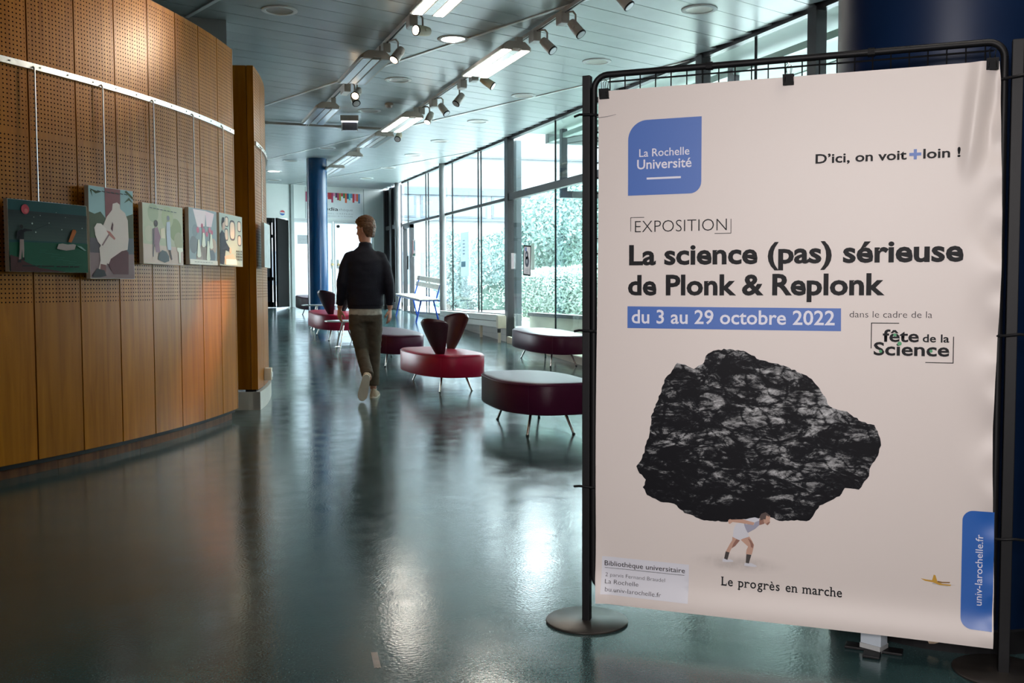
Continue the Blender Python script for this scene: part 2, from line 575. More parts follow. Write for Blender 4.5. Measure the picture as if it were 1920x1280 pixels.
# small socket box at the foot
t = thing('socket_box', (*pol(-12.4, R2 + .0)[:2], .30), R(-12.4), 'small cream plastic socket box low on the far curved wood wall', 'socket')
MB().box((.035, 0, 0), (.07, .10, .12)).build('housing', CREAM, t, bevel=.006)
MB().box((.072, 0, -.005), (.012, .05, .05)).build('socket_face', WHITE, t, bevel=.003)

# aluminium hanging rail on both stretches
for nm, a0, a1, rr in (('picture_rail', -56, -20.8, R1), ('picture_rail', -15.6, 2, R2)):
    q = MB(); arc_box(q, a0, a1, rr + .0005, rr + .016, 2.455, 2.492, 30)
    t = thing('picture_rail', (0, 0, 0), 0, 'aluminium picture rail along the curved wood wall beside the viewer' if rr == R1 else 'aluminium picture rail on the far curved wood wall past the doorway', 'rail')
    q.build('rail_strip', ALU, t)
    q = MB()
    aa = a0 + 1
    while aa < a1:
        p = pol(aa, rr + .0165, 2.474); c = pol(aa, rr + .021, 2.474)
        q.cyl(p, c, .005, 8); aa += 1.75
    q.build('rail_screws', mat('screw_steel', (.3, .3, .3), .3, metal=.9, noise=(9, .1)), t, kind='stuff')

# enclosing walls out of sight and the room behind the wood wall
mb = MB(); mb.box2((-8.2, -9, 0), (-8, 25, 3.7)); mb.build('wall_left_outer', GREYW, kind='structure')
mb = MB(); mb.box2((-8.2, -9.2, 0), (5.6, -9, 3.7)); mb.build('wall_back', mat('back_wall_paint', (.5, .45, .4), .7, noise=(2, .05)), kind='structure')
mb = MB(); mb.box2((-4.5, 9.37, 3.0), (0.70, 9.9, 3.53)); mb.build('trim_1', GREYW, kind='structure')
mb = MB(); mb.box2((-8, 13.2, 0), (-1.0, 13.3, 3.53)); mb.build('partition_wall', DARKW, kind='structure')

# ---------------------------------------------------------------- window wall on the right (x = 5.45)
XW = 5.45
SILL = .70


def bar_y(q, y0, y1, z0, z1, x0=XW - .03, x1=XW + .05, mi=0):
    q.box2((x0, y0, z0), (x1, y1, z1), mi)


wall_plinth = mat('white_base_wall', (.60, .60, .57), .6, noise=(2.5, .06))


def make_window(name, y0, y1, joints_up, joints_lo, zs, thick, mull, doorish=False):
    """one bay: mullion post, head, transom, sill and panes of its own"""
    w = bpy.data.objects.new(name, None); COL.objects.link(w); w['kind'] = 'structure'
    q = MB()
    bar_y(q, y0, y1, CZ - .035, CZ + .05)
    q.build('head_rail', FRAME, w)
    q = MB(); bar_y(q, y0, y1, 2.53, 2.53 + thick, XW - .035, XW + .05)
    q.build('transom', FRAME, w)
    q = MB(); bar_y(q, y0, y1, zs, zs + .045); q.build('sill_rail', FRAME, w)
    if mull:
        q = MB(); q.box2((XW - .05, y0 - mull / 2, fz(y0)), (XW + .06, y0 + mull / 2, CZ)); q.build('mullion', FRAME, w)
    for js, za, zb in ((joints_up, 2.53 + thick, CZ - .035), (joints_lo, zs + .045, 2.53)):
        e = [y0 + mull / 2] + list(js) + [y1]
        for i in range(len(e) - 1):
            if e[i + 1] - e[i] < .02: continue
            q = MB(); q.box2((XW, e[i] + .004, za), (XW + .008, e[i + 1] - .004, zb)); q.build('pane', GLASS, w)
        for j in js:
            q = MB(); q.box2((XW - .006, j - .008, za), (XW + .016, j + .008, zb)); q.build('glazing_joint', BLACK, w)
    return w


fA = fz(20)
make_window('window_1', 18.6, 22.2, [20.0, 20.2, 21.71], [20.0, 20.2], fz(19) + .12, .05, 0)
make_window('window_2', 15.10, 18.6, [16.53, 16.69, 18.27], [16.53, 16.69, 18.27], SILL - .03, .05, .15)
make_window('window_3', 9.16, 15.10, [13.16, 11.2], [13.16, 11.2], .10, .105, .12)
make_window('window_4', 7.28, 9.16, [8.2], [8.2], .05, .105, .12)
make_window('window_5', 6.36, 7.28, [], [], .05, .105, .12)
# door frame in bay 1 near the corner
q = MB()
q.box2((XW - .04, 21.35, fz(21.5)), (XW + .04, 21.47, 2.53)); q.box2((XW - .04, 21.95, fz(22)), (XW + .04, 22.05, 2.53))
q.box2((XW - .04, 21.35, 2.46), (XW + .04, 22.05, 2.53))
w = q.build('door_1', FRAME, kind='structure')
q = MB(); q.box2((XW - .07, 21.52, 1.55), (XW - .045, 21.56, 1.85)); q.build('door_handle', BLACK, w)
# solid parts below glass
q = MB(); q.box2((XW - .06, 15.1, 0), (XW + .10, 18.6, SILL - .03)); w = q.build('wall_right', wall_plinth, kind='structure')
q = MB()
for zz in (.38, .47, .56):
    q.box2((XW - .068, 15.1, zz), (XW - .061, 18.6, zz + .006))
q.build('groove', GREYW, w)
q = MB(); q.box2((XW - .05, 18.6, .2), (XW + .10, 22.4, fz(19) + .12)); q.build('wall_right_base', wall_plinth, kind='structure')
q = MB(); q.box2((XW - .05, -9, 0), (XW + .08, 6.40, .06)); q.build('wall_right_kerb', wall_plinth, kind='structure')
q = MB(); q.box2((XW - .05, -9, .06), (XW + .12, 6.30, 3.6)); q.build('wall_right_near', mat('dim_grey_paint', (.16, .16, .16), .6, noise=(2.5, .05)), kind='structure')
# threshold strip under bay 3
th = mat('cream_threshold', (.62, .55, .42), .5, noise=(4, .06))
q = MB()
for ya, yb in ((7.3, 9.1), (9.1, 11.1), (11.1, 13.1), (13.1, 14.98)):
    n = 3
    ring = []
    for i in range(n + 1):
        y = ya + .01 + (yb - ya - .02) * i / n
        ring.append([(XW - .09, y, fz(y)), (XW - .04, y, fz(y)), (XW - .04, y, fz(y) + .10), (XW - .09, y, fz(y) + .10)])
    q.loft(ring)
q.build('baseboard_right', th, kind='structure')
# slender round columns
for y, lab in ((22.36, 'slim round grey column at the far corner of the glazed wall'), (18.66, 'slim round grey column between bench and radiator')):
    t = thing('round_column', (5.37, y, fz(y)), 0, lab, 'column', 'slim grey columns along the glazing')
    MB().lathe([(.065, 0), (.065, CZ - fz(y))], n=24).build('shaft', COLG, t, smooth=True)
    MB().lathe([(.085, 0), (.085, .012), (.066, .014)], n=24).build('foot_ring', FRAME, t)
# blue columns
t = thing('blue_column', (2.97, 18.72, fz(18.72) - .01), 0, 'tall round blue column standing among the lounge seats', 'column')
MB().lathe([(.187, 0), (.187, CZ - fz(18.72) + .01)], n=48).build('shaft', mat('royal_blue_paint', (.002, .045, .135), .2, noise=(4, .08)), t, smooth=True)
MB().lathe([(.196, 0), (.196, .14), (.188, .145)], n=48).build('foot_band', NAVY, t)
t = thing('blue_column', (2.55, 2.67, 0), 0, 'thick dark navy column right behind the exhibition poster', 'column')
MB().lathe([(.37, 0), (.37, CZ)], n=64).build('shaft', NAVY, t, smooth=True)
MB().lathe([(.378, 0), (.378, .07), (.371, .075)], n=64).build('foot_band', BLACK, t)
q = MB()
for (az, z, s) in ((232, .05, 1.0), (228, .035, .5), (222, .03, .7)):
    a0 = R(az)
    q.add([(.381 * math.cos(a0 + dx), .381 * math.sin(a0 + dx), z + dz) for dx, dz in ((-.05 * s, 0), (-.01, .025 * s), (.05 * s, .012 * s), (.09 * s, 0), (.02, -.012 * s), (-.03 * s, -.015 * s))], [(0, 1, 2, 3, 4, 5)])
q.build('chipped_paint', mat('bare_plaster', (.5, .38, .27), .9, noise=(60, .2)), t)

# ---------------------------------------------------------------- far wall with doors
A = Vector((2.485, 23.338, 0)); Bp = Vector((5.437, 23.915, 0))
far_ang = math.atan2(Bp.y - A.y, Bp.x - A.x)
FZ = fz(23.6)
TW = Matrix.Translation((A.x, A.y, 0)) @ Matrix.Rotation(far_ang, 4, 'Z')


def fbox(q, s0, s1, z0, z1, d0=0.0, d1=.1, mi=0):
    """box in far-wall coordinates; d measured into the wall"""
    M_ = TW @ Matrix.Translation(((s0 + s1) / 2, (d0 + d1) / 2, (z0 + z1) / 2))
    q.box(None, (s1 - s0, d1 - d0, z1 - z0), M=M_, mi=mi)
    return q


UPW = mat('far_wall_paint', (.86, .90, .87), .6, noise=(1.5, .05))
q = MB()
fbox(q, -4.0, 3.05, 2.75, 3.6); fbox(q, -4, -.5, 0, 2.75); fbox(q, .545, .69, FZ - .3, 2.75); fbox(q, 2.70, 3.05, FZ - .3, 2.75)
q.build('wall_far', UPW, kind='structure')
# panel joints on the upper wall
q = MB()
for s in (-.02, .62, .99, 2.44):
    fbox(q, s, s + .012, 2.77, 3.5, -.006, 0)
q.build('trim_3', mat('grey_joint', (.42, .45, .44), .5, noise=(3, .05)), kind='structure')
DOORW = bpy.data.materials.new('milky_door_glass'); DOORW.use_nodes = True
nt = DOORW.node_tree
b = nt.nodes['Principled BSDF']; b.inputs['Base Color'].default_value = (.86, .90, .92, 1); b.inputs['Roughness'].default_value = .35
tr = nd(nt, 'ShaderNodeBsdfTranslucent'); tr.inputs[0].default_value = (.92, .96, 1, 1)
mx = nd(nt, 'ShaderNodeMixShader'); mx.inputs[0].default_value = .55
nt.links.new(b.outputs[0], mx.inputs[1]); nt.links.new(tr.outputs[0], mx.inputs[2]); nt.links.new(mx.outputs[0], nt.nodes['Material Output'].inputs[0])
SILV = mat('pale_metal_frame', (.62, .66, .66), .4, noise=(3, .05))
KNOB = mat('brass_knob', (.55, .42, .22), .3, metal=.8, noise=(3, .05))


def far_door(name, s0, s1, sign=False, knob=None, latch=False):
    q = MB(); z0 = FZ + .01; z1 = 2.72
    fbox(q, s0, s0 + .03, z0, z1, .02, .07); fbox(q, s1 - .03, s1, z0, z1, .02, .07); fbox(q, s0 + .03, s1 - .03, z1 - .05, z1, .02, .07); fbox(q, s0 + .03, s1 - .03, z0, z0 + .07, .02, .07)
    o = q.build(name, SILV, kind='structure')
    q = MB(); fbox(q, s0 + .03, s1 - .03, z0 + .07, z1 - .05, .04, .055); q.build('door_panel', DOORW, o)
    if sign:
        q = MB(); fbox(q, s0 + .1, s0 + .36, 2.17, 2.38, .028, .036); q.build('notice', mat('notice_grey', (.42, .44, .46), .5, noise=(20, .1)), o)
    if knob:
        q = MB()
        c = TW @ Vector((knob, .0, 1.70)); c2 = TW @ Vector((knob, -.05, 1.70)); q.cyl(c, c2, .03, 12)
        q.build('door_knob', KNOB, o, smooth=True)
        q = MB(); fbox(q, knob - .03, knob + .03, 1.6, 1.82, .01, .02); q.build('lock_plate', SILV, o)
    if latch:
        q = MB()
        c = TW @ Vector((s0 + .10, 0.02, 2.60)); c2 = TW @ Vector((s0 + .10, -.03, 2.60)); q.cyl(c, c2, .035, 12)
        q.build('door_closer', BLACK, o)
    return o


far_door('door_2', .70, 1.22, sign=True)
far_door('door_3', 1.23, 1.67, knob=1.63, latch=False)
far_door('door_4', 1.69, 2.69, knob=1.78, latch=True)
q = MB(); fbox(q, .69, 2.7, 2.715, 2.76, -.01, .05); q.build('trim_4', SILV, kind='structure')
# grey pipe strip
q = MB(); fbox(q, .63, .70, FZ, 3.53, -.05, 0); q.build('trim_5', mat('grey_pipe_casing', (.40, .46, .45), .5, noise=(3, .04)), kind='structure')
# dark doorway with its open leaf
q = MB()
fbox(q, -.5, .21, FZ, FZ + .12, .02, .08); fbox(q, -.5, .21, 2.64, 2.75, .02, .08)
for s in (-.5, .14, .22): fbox(q, s, s + .05, FZ, 2.75, .02, .08)
fbox(q, -.5, .21, 2.30, 2.37, .02, .08); fbox(q, -.5, .21, 1.32, 1.40, .02, .08)
w = q.build('door_5', BLACK, kind='structure')
q = MB(); fbox(q, -.45, .14, 1.40, 2.30, .04, .05); q.build('door_pane', mat('dull_pane', (.25, .27, .32), .3, noise=(3, .1)), w)
q = MB(); fbox(q, -.45, .14, 2.37, 2.64, .04, .05); q.build('door_pane', mat('dull_pane', (.25, .27, .32), .3), w)
q = MB(); fbox(q, -.45, .14, FZ + .12, 1.32, .04, .05); q.build('door_pane', mat('blue_grey_pane', (.04, .07, .12), .3, noise=(3, .1)), w)
q = MB()
hinge = TW @ Vector((.53, -.02, 0)); tip = hinge + Vector((-.42, -.95, 0)).normalized() * .85
q.loft([[hinge + Vector((0, 0, FZ + .01)), tip + Vector((0, 0, FZ + .01)), tip + Vector((.04, -.015, FZ + .01)), hinge + Vector((.04, -.015, FZ + .01))],
        [hinge + Vector((0, 0, 2.70)), tip + Vector((0, 0, 2.70)), tip + Vector((.04, -.015, 2.70)), hinge + Vector((.04, -.015, 2.70))]])
w = q.build('door_6', mat('black_door_leaf', (.008, .008, .008), .8, spec=.1, noise=(4, .15)), kind='structure')
q = MB(); c = tip * .12 + hinge * .88
q = MB(); fbox(q, .545, .60, 1.62, 1.80, -.02, 0); q.build('trim_6', SILV, kind='structure')
# dark frames to the right of the doors (return to the window wall)
q = MB()
q.box2((XW - .06, 23.1, FZ), (XW + .04, 23.28, 3.5)); q.box2((XW - .05, 22.42, FZ), (XW + .04, 22.52, 3.5)); q.box2((XW - .04, 22.42, 2.53), (XW + .04, 23.95, 2.62)); q.box2((XW - .04, 22.42, FZ - .1), (XW + .04, 23.95, FZ + .10)); q.box2((XW - .06, 23.78, FZ), (XW + .04, 23.95, 3.5))
w = q.build('window_7', FRAME, kind='structure')
q = MB(); q.box2((XW, 22.52, 2.62), (XW + .01, 23.1, 3.5)); q.build('pane', mat('grey_infill', (.10, .11, .12), .3, noise=(2, .1)), w)
q = MB(); q.box2((XW, 22.52, FZ + .1), (XW + .01, 23.1, 2.53)); q.box2((XW, 23.28, FZ + .1), (XW + .01, 23.8, 3.5)); q.build('pane', mat('dark_infill', (.02, .022, .026), .2, noise=(2, .1)), w)

# room beyond the milky doors: an open court lit by the sky
# (the milky panes glow by transmitted daylight)

# banner over the doors
t = thing('banner', (0, 0, 0), 0, 'white banner with a fringe of coloured stripes above the far doors', 'banner')
q = MB(); fbox(q, 1.0, 2.41, 2.78, 3.385, -.012, -.002); q.build('sheet', mat('banner_white', (.80, .83, .84), .5, noise=(2, .02)), t)
cols = {'m': (.50, .03, .12), 'r': (.62, .03, .04), 'p': (.75, .25, .42), 'v': (.12, .03, .10), 'o': (.80, .13, .04), 'y': (.45, .30, .03), 'g': (.03, .22, .06), 'n': (.02, .07, .19), 'c': (.08, .60, .62), 'b': (.12, .30, .50)}
bars = [(1.0, 3.153, 'm'), (1.045, 3.25, 'o'), (1.09, 3.2, 'b'), (1.135, 3.28, 'g'), (1.18, 3.17, 'r'), (1.225, 3.25, 'p'), (1.27, 3.2, 'c'), (1.315, 3.28, 'v'), (1.36, 3.18, 'y'), (1.405, 3.26, 'n'), (1.45, 3.2, 'm'), (1.495, 3.28, 'p'), (1.54, 3.232, 'r'),
        (1.58, 3.232, 'r'), (1.625, 3.156, 'm'), (1.67, 3.309, 'p'), (1.725, 3.275, 'v'), (1.772, 3.218, 'm'), (1.82, 3.206, 'y'), (1.87, 3.31, 'r'), (1.92, 3.27, 'g'), (1.968, 3.162, 'o'), (2.015, 3.256, 'n'), (2.062, 3.226, 'c'), (2.11, 3.279, 'b'), (2.158, 3.175, 'r'), (2.206, 3.22, 'p'), (2.254, 3.208, 'o'), (2.302, 3.163, 'b')]
for s, z, c in bars:
    q = MB(); fbox(q, s, s + .047, z, 3.385, -.0135, -.0121); q.build('stripe', mat('stripe_' + c, cols[c], .5), t)


# text: Blender's built-in face turned into a flat mesh
def text_mesh(s, bold=0.0, extr=0.0, space=1.0):
    cu = bpy.data.curves.new('txt', 'FONT')
    cu.body = s; cu.size = 1; cu.offset = bold; cu.space_character = space; cu.resolution_u = 3
    cu.fill_mode = 'FRONT' if extr == 0 else 'BOTH'
    ob = bpy.data.objects.new('txt', cu); COL.objects.link(ob)
    dg = bpy.context.evaluated_depsgraph_get()
    me = bpy.data.meshes.new_from_object(ob.evaluated_get(dg))
    bpy.data.objects.remove(ob); bpy.data.curves.remove(cu)
    return me


_h = text_mesh('H'); CAPH = max(v.co.y for v in _h.vertices)
_h = text_mesh('x'); XH = max(v.co.y for v in _h.vertices)
print('CAP', CAPH, 'XH', XH)


def put_text(name, s, x0, x1, ybase, cap, bold, material, parent, T, z=.0006, warp=None, space=1.0, rot=False):
    """fit the text between x0 and x1 with the given cap height, lay it on plane T (x right, y up, z out)"""
    me = text_mesh(s, bold, 0, space)
    xs_ = [v.co.x for v in me.vertices]
    lo, hi = min(xs_), max(xs_)
    sx = (x1 - x0) / (hi - lo); sy = cap / CAPH
    for v in me.vertices:
        x = x0 + (v.co.x - lo) * sx; y = v.co.y * sy
        if rot:
            # runs upwards: x0..x1 are heights, ybase is the baseline's x
            p = Vector((ybase - y, x, z))
        else:
            p = Vector((x, ybase + y, z))
        if warp: p.z += warp(p.x, p.y)
        v.co = T @ p
    me.materials.clear(); me.materials.append(material)
    o = bpy.data.objects.new(name, me); COL.objects.link(o)
    if parent: o.parent = parent
    return o


TF = TW @ Matrix(((1, 0, 0, 0), (0, 0, -1, -.0125), (0, 1, 0, 0), (0, 0, 0, 1)))
INK = mat('print_black', (.014, .014, .018), .5)
GREYI = mat('print_grey', (.30, .31, .33), .5)
put_text('lettering', 'média', 1.30, 1.795, 2.968, .075, .012, INK, t, TF)
put_text('lettering', 'thèque', 1.81, 2.16, 2.968, .062, -.012, GREYI, t, TF)
put_text('lettering', 'MICHEL-CRÉPEAU', 1.36, 2.16, 2.885, .03, -.01, GREYI, t, TF, space=1.4)
put_text('lettering', 'Agglomération de La Rochelle', 1.36, 2.16, 2.83, .022, 0, GREYI, t, TF)
# roundel sticker
t = thing('door_sticker', tuple(TW @ Vector((.44, 0, 0))), far_ang, 'round red and blue sticker above the open black door', 'sticker')
q = MB(); q.cyl((0, -.001, 2.872), (0, -.009, 2.872), .065, 28); q.build('disc', mat('sticker_white', (.75, .75, .78), .5), t)
q = MB()
q.prism([(.058 * math.cos(R(a)), .058 * math.sin(R(a))) for a in range(8, 173, 11)], 0, .0015, T=Matrix.Translation((0, -.0095, 2.872)) @ Matrix.Rotation(R(90), 4, 'X'))
q.build('red_half', mat('sticker_red', (.55, .05, .06), .5), t)
q = MB()
q.prism([(.058 * math.cos(R(a)), .058 * math.sin(R(a))) for a in range(188, 353, 11)], 0, .0015, T=Matrix.Translation((0, -.0095, 2.872)) @ Matrix.Rotation(R(90), 4, 'X'))
q.build('blue_half', mat('sticker_blue', (.02, .12, .40), .5), t)

# ================================================================== OUTDOORS
q = MB()
q.box2((XW + .08, -9, -.2), (12.0, 14.4, -.02)); q.box2((XW + .08, 14.4, -.2), (12, 60, .42)); q.box2((12, -9, -.2), (60, 60, .40)); q.box2((-20, 26, -.2), (XW + .1, 60, .62))
q.build('ground_outside', CONC, kind='structure')
LAWN = mat('lawn', (.34, .44, .30), .9, noise=(3, .25))
q = MB(); q.box2((7.6, 16.0, .40), (11.9, 24, .47)); q.build('lawn', LAWN, kind='structure')
SOFF = mat('pale_green_soffit', (.46, .56, .50), .5, noise=(2, .05))
q = MB(); q.box2((XW + .06, -9, CZ), (16, 14.6, CZ + .25)); w = q.build('canopy_outside', SOFF, kind='structure')
q = MB(); q.box2((5.90, 14.55, CZ - .14), (13, 14.65, CZ + .25)); q.build('canopy_fascia', mat('canopy_edge', (.30, .33, .33), .5, noise=(3, .05)), w)
q = MB()
for x in (6.9, 8.3, 9.7, 11.1): q.box2((x, -9, CZ - .008), (x + .02, 14.5, CZ))
q.build('soffit_joints', mat('soffit_joint', (.2, .25, .23), .6, noise=(3, .05)), w)
q = MB()
for y in (8.9, 10.8, 12.7):
    q.cyl((7.6, y, CZ), (7.6, y, CZ - .02), .10, 20)
for k, y in enumerate((8.9, 10.8, 12.7)):
    q = MB(); q.lathe([(.11, 0), (.11, -.02), (.08, -.025)], (7.6, y, CZ), 20); q.build('soffit_lamp', WHITE, w)
# outer frame of posts, beams and tie wires (x = 5.95)
t = thing('outdoor_pergola', (5.95, 9, 0), 0, 'dark steel post and beam frame standing just outside the glass wall', 'pergola')
Pinv = Matrix.Translation((-5.95, -9, 0))


def wq(q):
    q.v = [tuple(Pinv @ Vector(v)) for v in q.v]; return q


for y in (5.6, 7.46, 9.37, 14.05):
    q = MB(); q.box2((5.91, y - .045, 0 if y < 14 else 2.60), (6.0, y + .045, CZ)); wq(q).build('post', FRAME, t)
q = MB(); q.box2((5.92, -1, CZ - .13), (6.0, 14.6, CZ - .06)); wq(q).build('top_beam', mat('pale_green_beam', (.42, .55, .50), .4, noise=(3, .05)), t)
q = MB(); q.box2((5.92, 14.02, 2.50), (12.0, 14.12, 2.60)); wq(q).build('cross_beam', FRAME, t)
for k, (y0, z0, y1, z1) in enumerate(((6.5, 2.9, 13.9, 3.38), (6.5, 2.75, 13.9, 3.30))):
    q = MB(); q.tube([(5.96, y0, z0), (5.96, y1, z1)], .006, 6); wq(q).build('tie_wire', BLACK, t)
# low parapet seen through bay 3
t = thing('outdoor_parapet', (5.8, 13, 0), 0, 'low beige parapet with a dark coping outside the glass', 'parapet')
q = MB(); q.box2((-.02, -5.4, -.02), (.10, 2.05, .68)); q.build('parapet_body', mat('beige_render', (.55, .56, .46), .8, noise=(2, .08)), t)
q = MB(); q.box2((-.05, -5.4, .68), (.13, 2.05, .735)); q.build('coping', FRAME, t)
t = thing('outdoor_column', (5.96, 16.18, .40), 0, 'square grey concrete column outside the glazing behind the thick mullion', 'column')
MB().box((0, 0, 1.62), (.10, .34, 3.24)).build('shaft', mat('wet_concrete', (.05, .065, .07), .5, noise=(4, .15)), t, bevel=.01)
MB().box((0, 0, .04), (.14, .38, .08)).build('foot', GREYW, t)
# small caged lamp under the soffit
t = thing('caged_lamp', (6.25, 13.3, CZ), 0, 'small caged lamp hanging under the outdoor soffit', 'lamp')
MB().lathe([(.09, 0), (.09, -.10), (.08, -.11)], n=20).build('lamp_body', mat('lamp_green_grey', (.2, .25, .24), .4, noise=(9, .1)), t)
q = MB()
for k in range(6):
    a = k * PI / 3
    q.tube([(.08 * math.cos(a), .08 * math.sin(a), -.10), (.10 * math.cos(a), .10 * math.sin(a), -.2), (.03 * math.cos(a), .03 * math.sin(a), -.26)], .005, 5)
q.tube([(-.14, 0, -.27), (.14, 0, -.27)], .008, 6)
o = q.build('cage', BLACK, t)
o['kind'] = 'stuff'



def facade_building():
    t = thing('far_building', (6, 40, .4), R(-4), 'white building with blue grey window bands across the court', 'building')
    WB = mat('pale_cladding', (.125, .13, .135), .6, noise=(.8, .03)); BB = mat('blue_grey_band', (.050, .065, .085), .4, noise=(.8, .05)); GG = mat('bluish_glazing', (.08, .10, .115), .3, noise=(.6, .08))
    q = MB(); q.box2((-14, 0, 0), (34, 6, 9.5)); q.build('facade', WB, t)
    for z0, z1, m in ((4.55, 4.85, BB), (3.5, 3.6, BB), (6.1, 6.18, BB), (7.4, 7.5, BB)):
        q = MB(); q.box2((-14, -.12, z0), (34, 0, z1)); q.build('band', m, t)
    for k in range(16):
        x = -13.5 + k * 3
        q = MB(); q.box2((x, -.05, 3.62), (x + 2.8, 0, 4.53)); f = q.build('window', BB, t)
        q = MB(); q.box2((x + .08, -.07, 3.68), (x + 2.72, -.05, 4.47)); q.build('pane', GG, f)
        q = MB(); q.box2((x, -.05, .9), (x + 2.7, 0, 2.2)); f = q.build('window', BB, t)
        q = MB(); q.box2((x + .1, -.07, 1.0), (x + 1.3, -.05, 2.1)); q.box2((x + 1.4, -.07, 1.0), (x + 2.6, -.05, 2.1)); q.build('pane', GG, f)
    return t


facade_building()

# foliage
import numpy as np
RNG = np.random.RandomState(3)


def leaf_cloud(name, blobs, n, size, m, parent=None, boxy=False, **tags):
    """many small leaves on the skin of rounded masses, as one mesh"""
    P = []
    n = int(n * 1.9)
    wts = np.array([b[1][0] * b[1][1] * b[1][2] for b in blobs]) ** .67; wts = wts / wts.sum()
    for (c, r), w_ in zip(blobs, wts):
        k = int(n * w_)
        d = RNG.normal(size=(k, 3))
        if boxy:
            d = d / np.max(np.abs(d), axis=1)[:, None]
        else:
            d = d / np.linalg.norm(d, axis=1)[:, None]
        rad = 1 - np.abs(RNG.normal(0, .16, size=(k, 1)))
        d = d * rad + RNG.normal(0, .035, size=(k, 3))
        P.append(np.array(c) + d * np.array(r))
    P = np.concatenate(P); k = len(P)
    a = RNG.normal(size=(k, 3)); a /= np.linalg.norm(a, axis=1)[:, None]
    b = np.cross(a, RNG.normal(size=(k, 3))); b /= np.linalg.norm(b, axis=1)[:, None]
    s = size * .72 * RNG.uniform(.6, 1.3, size=(k, 1))
    v = np.stack([P - a * s, P + b * s * .45, P + a * s, P - b * s * .45], axis=1).reshape(-1, 3)
    me = bpy.data.meshes.new(name)
    me.vertices.add(4 * k); me.vertices.foreach_set('co', v.astype('f').ravel())
    me.loops.add(4 * k); me.loops.foreach_set('vertex_index', np.arange(4 * k, dtype='i'))
    me.polygons.add(k); me.polygons.foreach_set('loop_start', np.arange(0, 4 * k, 4, dtype='i')); me.polygons.foreach_set('loop_total', np.full(k, 4, dtype='i'))
    me.update(calc_edges=True)
    me.materials.append(m)
    o = bpy.data.objects.new(name, me); COL.objects.link(o)
    if parent: o.parent = parent
    tag(o, **tags)
    return o


LEAFH = mat('hedge_leaf', (.34, .43, .38), .45, noise=(2.2, .35))
LEAFT = mat('tree_leaf', (.155, .23, .215), .5, noise=(1.2, .4))
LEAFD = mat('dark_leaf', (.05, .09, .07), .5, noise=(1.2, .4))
BARK = mat('bark', (.10, .08, .07), .9, noise=(12, .3))


def hedge(loc, rx, ry, h, n, lab):
    t = thing('garden_hedge', loc, 0, lab, 'hedge')
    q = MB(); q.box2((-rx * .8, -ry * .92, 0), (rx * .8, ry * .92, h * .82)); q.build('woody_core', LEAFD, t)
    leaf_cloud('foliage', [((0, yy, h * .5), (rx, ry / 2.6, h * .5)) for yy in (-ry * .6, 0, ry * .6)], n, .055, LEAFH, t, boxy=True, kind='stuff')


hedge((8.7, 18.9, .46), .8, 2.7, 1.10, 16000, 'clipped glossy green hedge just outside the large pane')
hedge((10.8, 33.5, .44), .9, 3.2, .95, 7000, 'pale low hedge further off, left of the thick mullion')


def tree(loc, h, blobs, n, lab, rot=0):
    t = thing('garden_tree', loc, rot, lab, 'tree', None)
    q = MB()
    q.tube([(0, 0, 0), (.05, .02, h * .35), (-.02, .05, h * .7)], [.13, .10, .05], 8)
    q.build('trunk', BARK, t)
    for k in range(5):
        a = k * 1.3 + .4
        q = MB(); q.tube([(.02, .02, h * (.22 + .07 * k)), (.5 * math.cos(a), .5 * math.sin(a), h * (.4 + .07 * k)), (1.1 * math.cos(a), 1.1 * math.sin(a), h * (.6 + .06 * k))], [.06, .04, .015], 6)
        q.build('branch', BARK, t)
    leaf_cloud('foliage', blobs, n, .085, LEAFT, t, kind='stuff')


hedge((15.2, 2.5, .40), .8, 11, 2.6, 9000, 'added unseen hedge under the canopy edge, darkening window reflections')  # unseen hedge, added to dim what the wall pictures reflect through the glass
tree((10.6, 23.6, .46), 3.6, [((0, 0, 2.2), (1.9, 1.7, 1.2)), ((.9, -.8, 2.6), (1.3, 1.3, 1.1)), ((-.9, .8, 1.7), (1.1, 1.2, .9)), ((1.6, -1.4, 3.3), (1.0, .9, .9))], 15000, 'leafy tree right behind the clipped hedge')
tree((12.2, 30.2, .44), 3.2, [((0, 0, 1.9), (1.8, 1.5, 1.1)), ((-1.4, .6, 1.6), (1.2, 1.2, .9)), ((1.2, -1, 2.1), (1.3, 1.1, .9))], 9000, 'broad low tree in front of the white building')
tree((9.2, 31.5, .44), 2.3, [((0, 0, 1.5), (.7, .8, 1.2)), ((.2, .1, .8), (.5, .6, .8))], 4000, 'narrow young tree near the far hedge')
tree((14.6, 26.0, .44), 4.6, [((0, 0, 2.6), (2.2, 2.2, 1.6)), ((-.6, -1.2, 3.4), (1.4, 1.4, 1.2)), ((-1.4, 1, 2.0), (1.3, 1.3, 1.1))], 12000, 'tallest garden tree, furthest to the right')


# ================================================================== CEILING LIGHTS
def track(x, y0, y1, lab):
    t = thing('lighting_track', (x, y0, CZ), 0, lab, 'light track')
    MB().box2((-.018, 0, -.045), (.018, y1 - y0, -.012)).build('rail_body', FIXT, t)
    MB().box2((-.006, 0, -.047), (.006, y1 - y0, -.044)).build('contact_slot', BLACK, t)
    q = MB()
    yy = .5
    while yy < y1 - y0:
        q = MB(); q.box2((-.012, yy, -.012), (.012, yy + .03, 0)); q.build('ceiling_clip', FIXT, t); yy += 2.0
    return t


